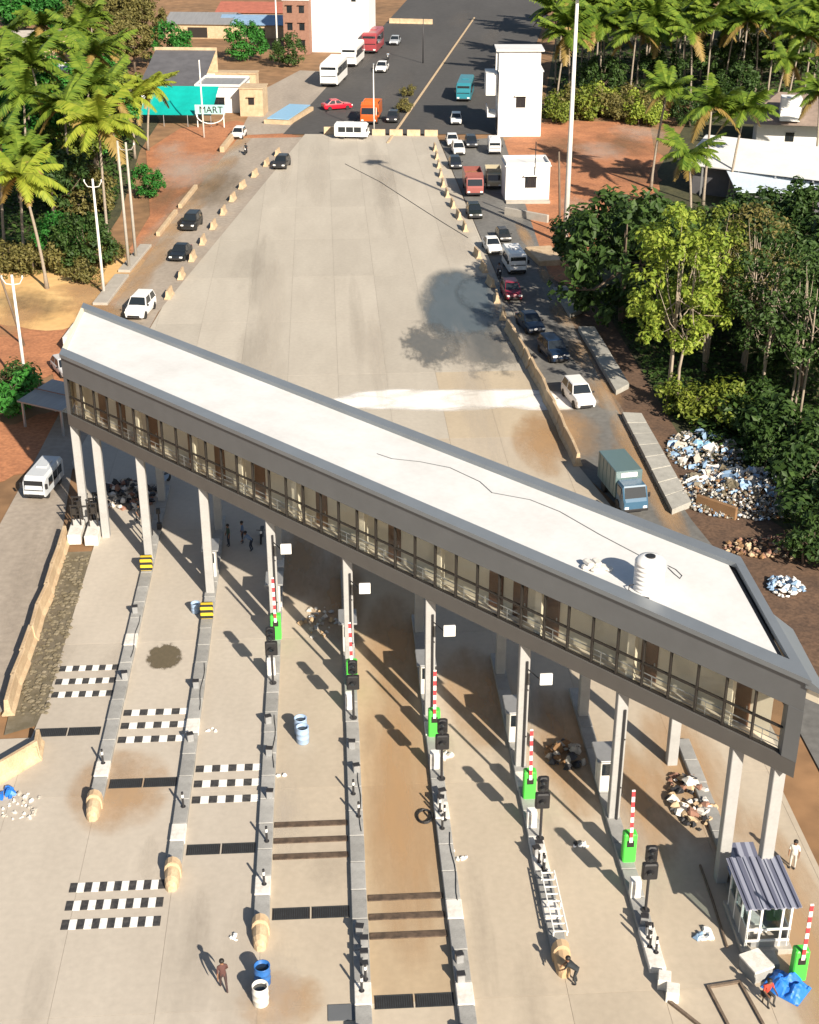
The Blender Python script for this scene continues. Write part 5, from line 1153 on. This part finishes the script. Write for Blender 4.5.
# ------------------------------------------------------------------ trees
def leaf(mb,c,n,s,r):
    n=n.normalized(); a=n.orthogonal().normalized(); b=n.cross(a); t=r.uniform(0,6.28)
    u=a*math.cos(t)+b*math.sin(t); v=n.cross(u); k=0.55
    mb.add([c-u*s, c-v*s*k+n*s*0.12, c+u*s, c+v*s*k+n*s*0.12],[(0,1,2,3)])
def make_tree(seed,H,rx,rz,zc,nc,nl,ls,tr,cr=1.0,trunks=1,bark='bark',shell=0.55,limbs=9):
    r=random.Random(seed); cl=[]
    for k in range(nc):
        while True:
            d=Vector((r.gauss(0,1),r.gauss(0,1),r.gauss(0,1))).normalized()
            q=shell+(1-shell)*r.random()**0.5
            w=1+0.30*noise.noise(d*1.7+Vector((seed,0,0)))
            p=Vector((d.x*rx*q*w,d.y*rx*q*w,zc+d.z*rz*q*w))
            if p.z>H*0.12: break
        cl.append(p)
    cb=MB()
    for p in cl:
        R_=cr*r.uniform(0.6,1.25)
        for j in range(nl):
            d=Vector((r.gauss(0,1),r.gauss(0,1),r.gauss(0,0.8))).normalized()*R_*(r.random()**0.4)
            c=p+d; up=(d.normalized()*0.8+Vector((r.uniform(-.6,.6),r.uniform(-.6,.6),r.uniform(0.1,1.0))))
            leaf(cb,c,up,ls*r.uniform(0.6,1.3),r)
    crown=cb.mesh('crown','leaf_mid',fix=False)
    tb=MB()
    for k in range(trunks):
        ox,oy=(0,0) if k==0 else (r.uniform(-1.2,1.2),r.uniform(-.8,.8)); top=Vector((ox*1.5+r.uniform(-.5,.5),oy*1.5+r.uniform(-.5,.5),zc+rz*0.45))
        pts=[Vector((ox,oy,-0.1)),Vector((ox*1.1+r.uniform(-.2,.2),oy*1.1+r.uniform(-.2,.2),zc*0.35)),Vector((ox*1.3+r.uniform(-.3,.3),oy*1.3,zc*0.75)),top]
        tb.tube(pts,[tr,tr*0.8,tr*0.6,tr*0.15],8)
        for j in range(limbs):
            e=r.choice(cl); st=pts[1].lerp(pts[2],r.uniform(0.3,1.0)) if r.random()<0.6 else pts[2].lerp(top,r.uniform(0,0.6))
            mid=st.lerp(e,0.5)+Vector((0,0,-0.15*(e-st).length)); tb.tube([st,mid,e],[tr*0.36,tr*0.24,tr*0.06],5)
    return crown, tb.mesh('trunk',bark,True,False)
TV={'round_a':make_tree(1,10,4.4,3.6,6.2,62,60,0.30,0.24),
    'round_b':make_tree(2,10,4.8,3.2,6.4,60,60,0.30,0.26),
    'dome':make_tree(3,8,4.6,3.6,4.0,70,62,0.28,0.28),
    'tall':make_tree(4,18,4.4,6.8,11.6,105,52,0.25,0.17,0.85,3,'bark_pale',0.35,9),
    'sparse':make_tree(5,15,3.6,5.6,9.2,70,34,0.2,0.13,0.9,3,'bark_pale',0.3,12),
    'bush':make_tree(6,3.2,1.9,1.4,1.5,26,50,0.20,0.08,0.7,2,'bark',0.4,6)}
rt=random.Random(21)
def tree(kind,px,py,sc,leafm,label,group=None,name='tree',cat='tree',rot=None,sz=None):
    t=thing(name,label,cat,at(px,py)+Vector((0,0,-0.09)),rt.uniform(0,6.28) if rot is None else rot,group); t.scale=(sc,sc,sz or sc)
    c,k=TV[kind]; o=ob('crown',c,t); setmat(o,leafm); ob('trunk',k,t); return t
# palms
def make_frond(seed,L,rise,droop,m):
    mb=MB(); r=random.Random(seed); n=13; P=[]
    for i in range(n+1):
        t=i/n; P.append(Vector((L*(t-0.10*t*t*droop),0,rise*L*t-droop*L*0.62*t*t)))
    for i in range(n):
        w=0.06*(1-i/n)+0.012; a,b=P[i],P[i+1]; mb.add([a+Vector((0,-w,0)),b+Vector((0,-w,0)),b+Vector((0,w,0)),a+Vector((0,w,0))],[(0,1,2,3)])
    for i in range(1,n*2):
        t=i/(n*2); k=min(int(t*n),n-1); p=P[k].lerp(P[k+1],t*n-k); tg=(P[k+1]-P[k]).normalized()
        l=1.05*math.sin(math.pi*min(1,t*0.82+0.16))**0.7+0.1; wd=0.15
        for s in (-1,1):
            dr=(tg*0.55+Vector((0,s*1.0,0))+Vector((0,0,-0.35-0.35*r.random()))).normalized(); e=p+dr*l*r.uniform(0.8,1.1)
            mb.add([p-tg*wd,e-tg*0.02,e+tg*0.03,p+tg*wd],[(0,1,2,3)])
    return mb.mesh('frond',m,fix=False)
FR=[make_frond(k,4.3,ri,dr,'frond') for k,(ri,dr) in enumerate(((0.75,0.75),(0.5,0.95),(0.25,1.0),(0.9,0.55)))]
FD=make_frond(9,3.6,-0.2,1.1,'frond_dry')
def trunk_mesh(seed,h):
    r=random.Random(seed); a=r.uniform(0,6.28); bl=r.uniform(0.3,1.3)
    pts=[Vector((math.cos(a)*bl*(t**1.6),math.sin(a)*bl*(t**1.6),h*t)) for t in [i/7 for i in range(8)]]
    mb=MB(); mb.tube(pts,[0.26]+[0.17-0.05*i/7 for i in range(1,8)],8)
    return mb.mesh('trunk','palm_bark',True,False), pts[-1]
TRK=[trunk_mesh(k,10.0) for k in range(5)]
nm=MB(); rn=random.Random(1)
for k in range(9): a=k*0.7; nm.lathe([(0.02,-0.15),(0.12,-0.08),(0.14,0.02),(0.08,0.12),(0.01,0.15)],(0.24*math.cos(a),0.24*math.sin(a),-0.25-0.1*(k%2)),6)
nut=nm.mesh('coconuts','frond')
rp=random.Random(33)
def palm(px,py,h,label,group,sc=1.0,fm=None,nf=21,pos=None,name='coconut_palm'):
    p=pos if pos is not None else at(px,py); tm_,top=TRK[rp.randrange(5)]; rz=rp.uniform(0,6.28)
    t=thing(name,label,'palm',(p.x,p.y,-0.1),rz,group)
    k=ob('trunk',tm_,t); k.scale=(1.1,1.1,h/10)
    c=Vector((top.x*1.1,top.y*1.1,h))
    ob('coconuts',nut,t,c)
    off=rp.uniform(0,6.28)
    for i in range(nf):
        f=ob('frond',FR[(i*7+rp.randrange(2))%4] if i<nf-2 else FD,t,c,(rp.uniform(-.25,.25),rp.uniform(-.2,.2),off+i*2.39996)); s_=sc*rp.uniform(0.85,1.15); f.scale=(s_,s_,s_)
        if fm and i<nf-2: setmat(f,fm)
    return t
# grove at the upper right
G='palms of the upper right grove'; Lg='coconut palm in the dense grove at the upper right'
for (x,y,h) in ((556,108,12),(570,102,13),(590,100,12.5),(601,98,13.5),(612,96,12),(630,110,13),(640,100,14),(655,104,12),(672,95,14),(690,110,13),(705,100,14),(722,98,13),(740,105,14),(752,95,13),(770,104,14),(785,112,12.5),(800,100,14),(815,108,13)):
    palm(x+rp.uniform(-4,4),y-4,h,Lg,G,1.3)
for row,(y0,n) in enumerate(((80,15),(62,15),(46,14),(32,12))):
    for k in range(n):
        palm(552+270*(k+rp.uniform(0.1,0.9))/n+row*3,y0+rp.uniform(-5,5),rp.uniform(11,15),Lg,G,1.4)
palm(651,188,13.5,'lone coconut palm with thin pale trunk in front of the red earth yard',None,1.0)
palm(703,205,13.0,'coconut palm beside the left end of the white hall roof',None,1.1)
palm(728,200,12.0,'bright leaved coconut palm leaning over the white hall roof',None,1.1)
palm(690,225,9.0,'short coconut palm low in front of the white hall',None,1.0)
palm(770,135,12,'coconut palm left of the brown hipped roof',None,1.0)
palm(815,170,11,'coconut palm at the right edge beside the white hall',None,1.0)
# left palms
palm(108,240,14,'tall yellow green palm beside the twin poles at the left',None,1.35,'frond_yellow',nf=26)
palm(47,288,12.5,'palm with bare pale trunk above the sand patch',None,1.15,'frond_yellow')
palm(25,262,12,'palm with dark trunk at the left edge above the sand',None,1.0)
palm(5,250,13,'yellow tipped palm cut by the left edge',None,1.0)
palm(148,150,9.5,'bright yellow palm in front of the teal awning',None,1.0,'frond_yellow',nf=22)
palm(135,158,9,'yellow palm just left of the one at the teal awning',None,1.0,'frond_yellow')
GL='palms in the left wood'; Ll='coconut palm rising from the wood at the upper left'
for (x,y,h) in ((92,128,12),(62,120,12),(45,92,12),(78,98,12),(28,120,12),(110,112,11),(12,100,12),(95,75,11),(72,205,13),(30,200,14),(96,180,13),(50,160,14),(18,150,13),(120,175,12)): palm(x,y,h,Ll,GL,1.25)
# left wood
GW='trees of the left wood'; Lw='leafy green tree in the dense wood at the upper left'
for (x,y,k,s,m) in ((20,205,'round_a',1.0,'leaf_mid'),(55,225,'round_b',1.0,'leaf_dark'),(85,218,'dome',0.9,'leaf_mid'),(75,185,'round_a',1.1,'leaf_mid'),(35,180,'round_b',1.1,'leaf_mid'),(10,165,'round_a',1.1,'leaf_dark'),(60,155,'round_a',1.1,'leaf_mid'),(98,170,'round_b',1.0,'leaf_mid'),(90,140,'round_a',1.0,'leaf_mid'),(30,140,'round_b',1.1,'leaf_mid'),(120,135,'round_b',0.9,'leaf_mid'),(66,128,'dome',1.1,'leaf_olive'),(100,118,'round_a',0.9,'leaf_mid'),(8,130,'round_b',1.0,'leaf_mid')):
    tree(k,x,y,s*rt.uniform(0.75,1.3),rt.choice([m,m,'leaf_mid','leaf_green','leaf_olive']),Lw,GW)
Lo='olive brown dry tree at the top left beyond the houses'; GO='dry trees beyond the left houses'
for (x,y,k,s) in ((115,66,'round_a',1.1),(135,72,'round_b',1.0),(128,48,'round_b',1.2),(105,42,'round_a',1.2),(148,50,'round_a',1.0),(90,50,'round_b',1.1),(118,30,'round_a',1.2),(138,30,'round_b',1.2)):
    tree(k,x,y,s,'leaf_olive',Lo,GO)
Lt='dark green tree in the top left corner'; GT='trees in the top left corner'
for (x,y,k,s) in ((15,42,'round_a',1.3),(40,40,'round_b',1.3),(65,44,'round_a',1.2),(25,28,'round_b',1.3),(55,26,'round_a',1.3),(80,30,'round_b',1.3),(10,22,'round_a',1.3)):
    tree(k,x,y,s,'leaf_green',Lt,GT)
tree('dome',172,68,1.15,'leaf_green','bright green round tree behind the slate roofed shop')
tree('dome',248,60,1.0,'leaf_green','bright green tree in front of the blue roofed shed')
tree('dome',288,66,0.8,'leaf_dark','dark bush left of the unfinished brown building')
tree('dome',66,262,0.75,'leaf_green','deep green bushy tree beside the pale cross arm pole')
tree('dome',88,268,0.8,'leaf_dark','dark bushy tree behind the pale cross arm pole')
tree('dome',148,196,0.55,'leaf_green','green shrub right of the twin poles')
for (x,y,s) in ((20,272,1.0),(36,268,1.0),(60,272,1.1),(82,282,0.9),(96,262,1.1),(112,262,0.9),(8,268,1.2)):
    tree('bush',x,y,s,'leaf_olive','low olive scrub at the edge of the sand patch','scrub around the sand patch','bush','bush')
tree('bush',20,412,1.3,'leaf_green','green bush beside the grey roofed shelter',None,'bush','bush')
tree('bush',8,400,1.2,'leaf_dark','dark bush at the left edge near the pale pole',None,'bush','bush')
# right hand trees
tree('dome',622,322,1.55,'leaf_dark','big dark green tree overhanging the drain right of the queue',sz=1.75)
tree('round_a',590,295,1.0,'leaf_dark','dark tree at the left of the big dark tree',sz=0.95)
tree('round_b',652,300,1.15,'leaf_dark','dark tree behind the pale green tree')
tree('tall',668,406,0.95,'leaf_bright','tall pale yellow green tree with slim bare trunks',rot=0.4)
tree('tall',704,372,0.85,'leaf_mid','second mid green tree right of the tall pale one',rot=2.1)
tree('sparse',762,405,1.1,'leaf_dark','thin forked tree with bare pale branches at the right')
tree('sparse',792,420,1.05,'leaf_dark','thin bare stemmed tree at the right edge')
tree('sparse',742,372,1.1,'leaf_olive','sparse twiggy tree between the pale green and forked trees')
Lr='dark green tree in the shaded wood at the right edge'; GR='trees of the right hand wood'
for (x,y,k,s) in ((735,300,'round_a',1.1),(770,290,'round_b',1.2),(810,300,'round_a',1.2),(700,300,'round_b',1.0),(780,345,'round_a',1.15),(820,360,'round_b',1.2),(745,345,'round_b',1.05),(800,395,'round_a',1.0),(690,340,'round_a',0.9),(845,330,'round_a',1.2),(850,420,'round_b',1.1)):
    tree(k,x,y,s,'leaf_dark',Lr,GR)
Lh='low dense bush above the litter heap at the right'; GH='bushes above the litter heap'
for (x,y,s) in ((700,420,1.1),(725,425,1.3),(760,440,1.5),(790,455,1.7),(815,470,1.7),(770,468,1.2),(805,500,1.6),(822,530,1.5),(745,420,1.3),(812,560,1.2),(680,410,1.0)):
    tree('bush',x,y,s,'leaf_dark' if x>740 else 'leaf_mid',Lh,GH,'bush','bush')
Ly='dry yellow green scrub below the palm grove'; GY='scrub below the palm grove'
for k in range(22):
    tree('bush',553+110*(k+rt.random())/22,122+rt.uniform(-14,4),rt.uniform(1.1,1.7),rt.choice(['leaf_olive','leaf_mid','leaf_bright']),Ly,GY,'bush','bush')
for (x,y,k,s) in ((600,100,'dome',1.0),(660,100,'round_b',0.9),(710,90,'round_a',1.0),(760,85,'round_b',1.0),(800,85,'round_a',1.0),(735,110,'dome',1.0),(690,125,'dome',0.8)):
    tree(k,x,y,s,'leaf_dark','dark undergrowth tree between the palms of the grove','undergrowth trees in the grove')
tree('bush',404,112,0.8,'leaf_olive','orange brown plant on the far road median',None,'bush','bush')
tree('bush',408,96,0.7,'leaf_olive','second brown plant farther along the far road median',None,'bush','bush')
# low ground cover, one mass each
def cover(name,label,poly,n,m,s,seed,hmax):
    r=random.Random(seed); mb=MB(); xs=[p[0] for p in poly]; ys=[p[1] for p in poly]; k=0
    def inside(x,y):
        c=False
        for i in range(len(poly)):
            (x0,y0),(x1,y1)=poly[i],poly[i-1]
            if (y0>y)!=(y1>y) and x<(x1-x0)*(y-y0)/(y1-y0)+x0: c=not c
        return c
    while k<n:
        px,py=r.uniform(min(xs),max(xs)),r.uniform(min(ys),max(ys))
        if not inside(px,py): continue
        p=at(px,py); h=r.random()*hmax*(0.4+0.6*abs(noise.noise((p.x*0.15,p.y*0.15,seed)))*2)
        leaf(mb,Vector((p.x,p.y,h-0.05)),Vector((r.uniform(-.7,.7),r.uniform(-.7,.7),1)),s*r.uniform(0.6,1.4),r); k+=1
    tag(mb.build(name,m,fix=False),label,'ground cover',kind='stuff')
cover('undergrowth','low green undergrowth beneath the left wood',[(0,250),(90,262),(118,200),(135,150),(125,110),(0,95)],9000,'leaf_dark',0.34,3,1.6)
cover('undergrowth','low undergrowth beneath the right hand wood',[(600,300),(640,290),(819,290),(819,540),(760,470),(700,440),(672,418)],9000,'leaf_dark',0.26,4,1.4)
cover('dry_grass','sparse dry grass around the sand patch',[(0,250),(110,255),(100,290),(60,272),(0,280)],2600,'leaf_olive',0.16,5,0.5)
cover('undergrowth','low scrub on the ground of the palm grove',[(548,110),(650,112),(819,120),(819,40),(560,40)],5000,'leaf_dark',0.5,6,1.4)
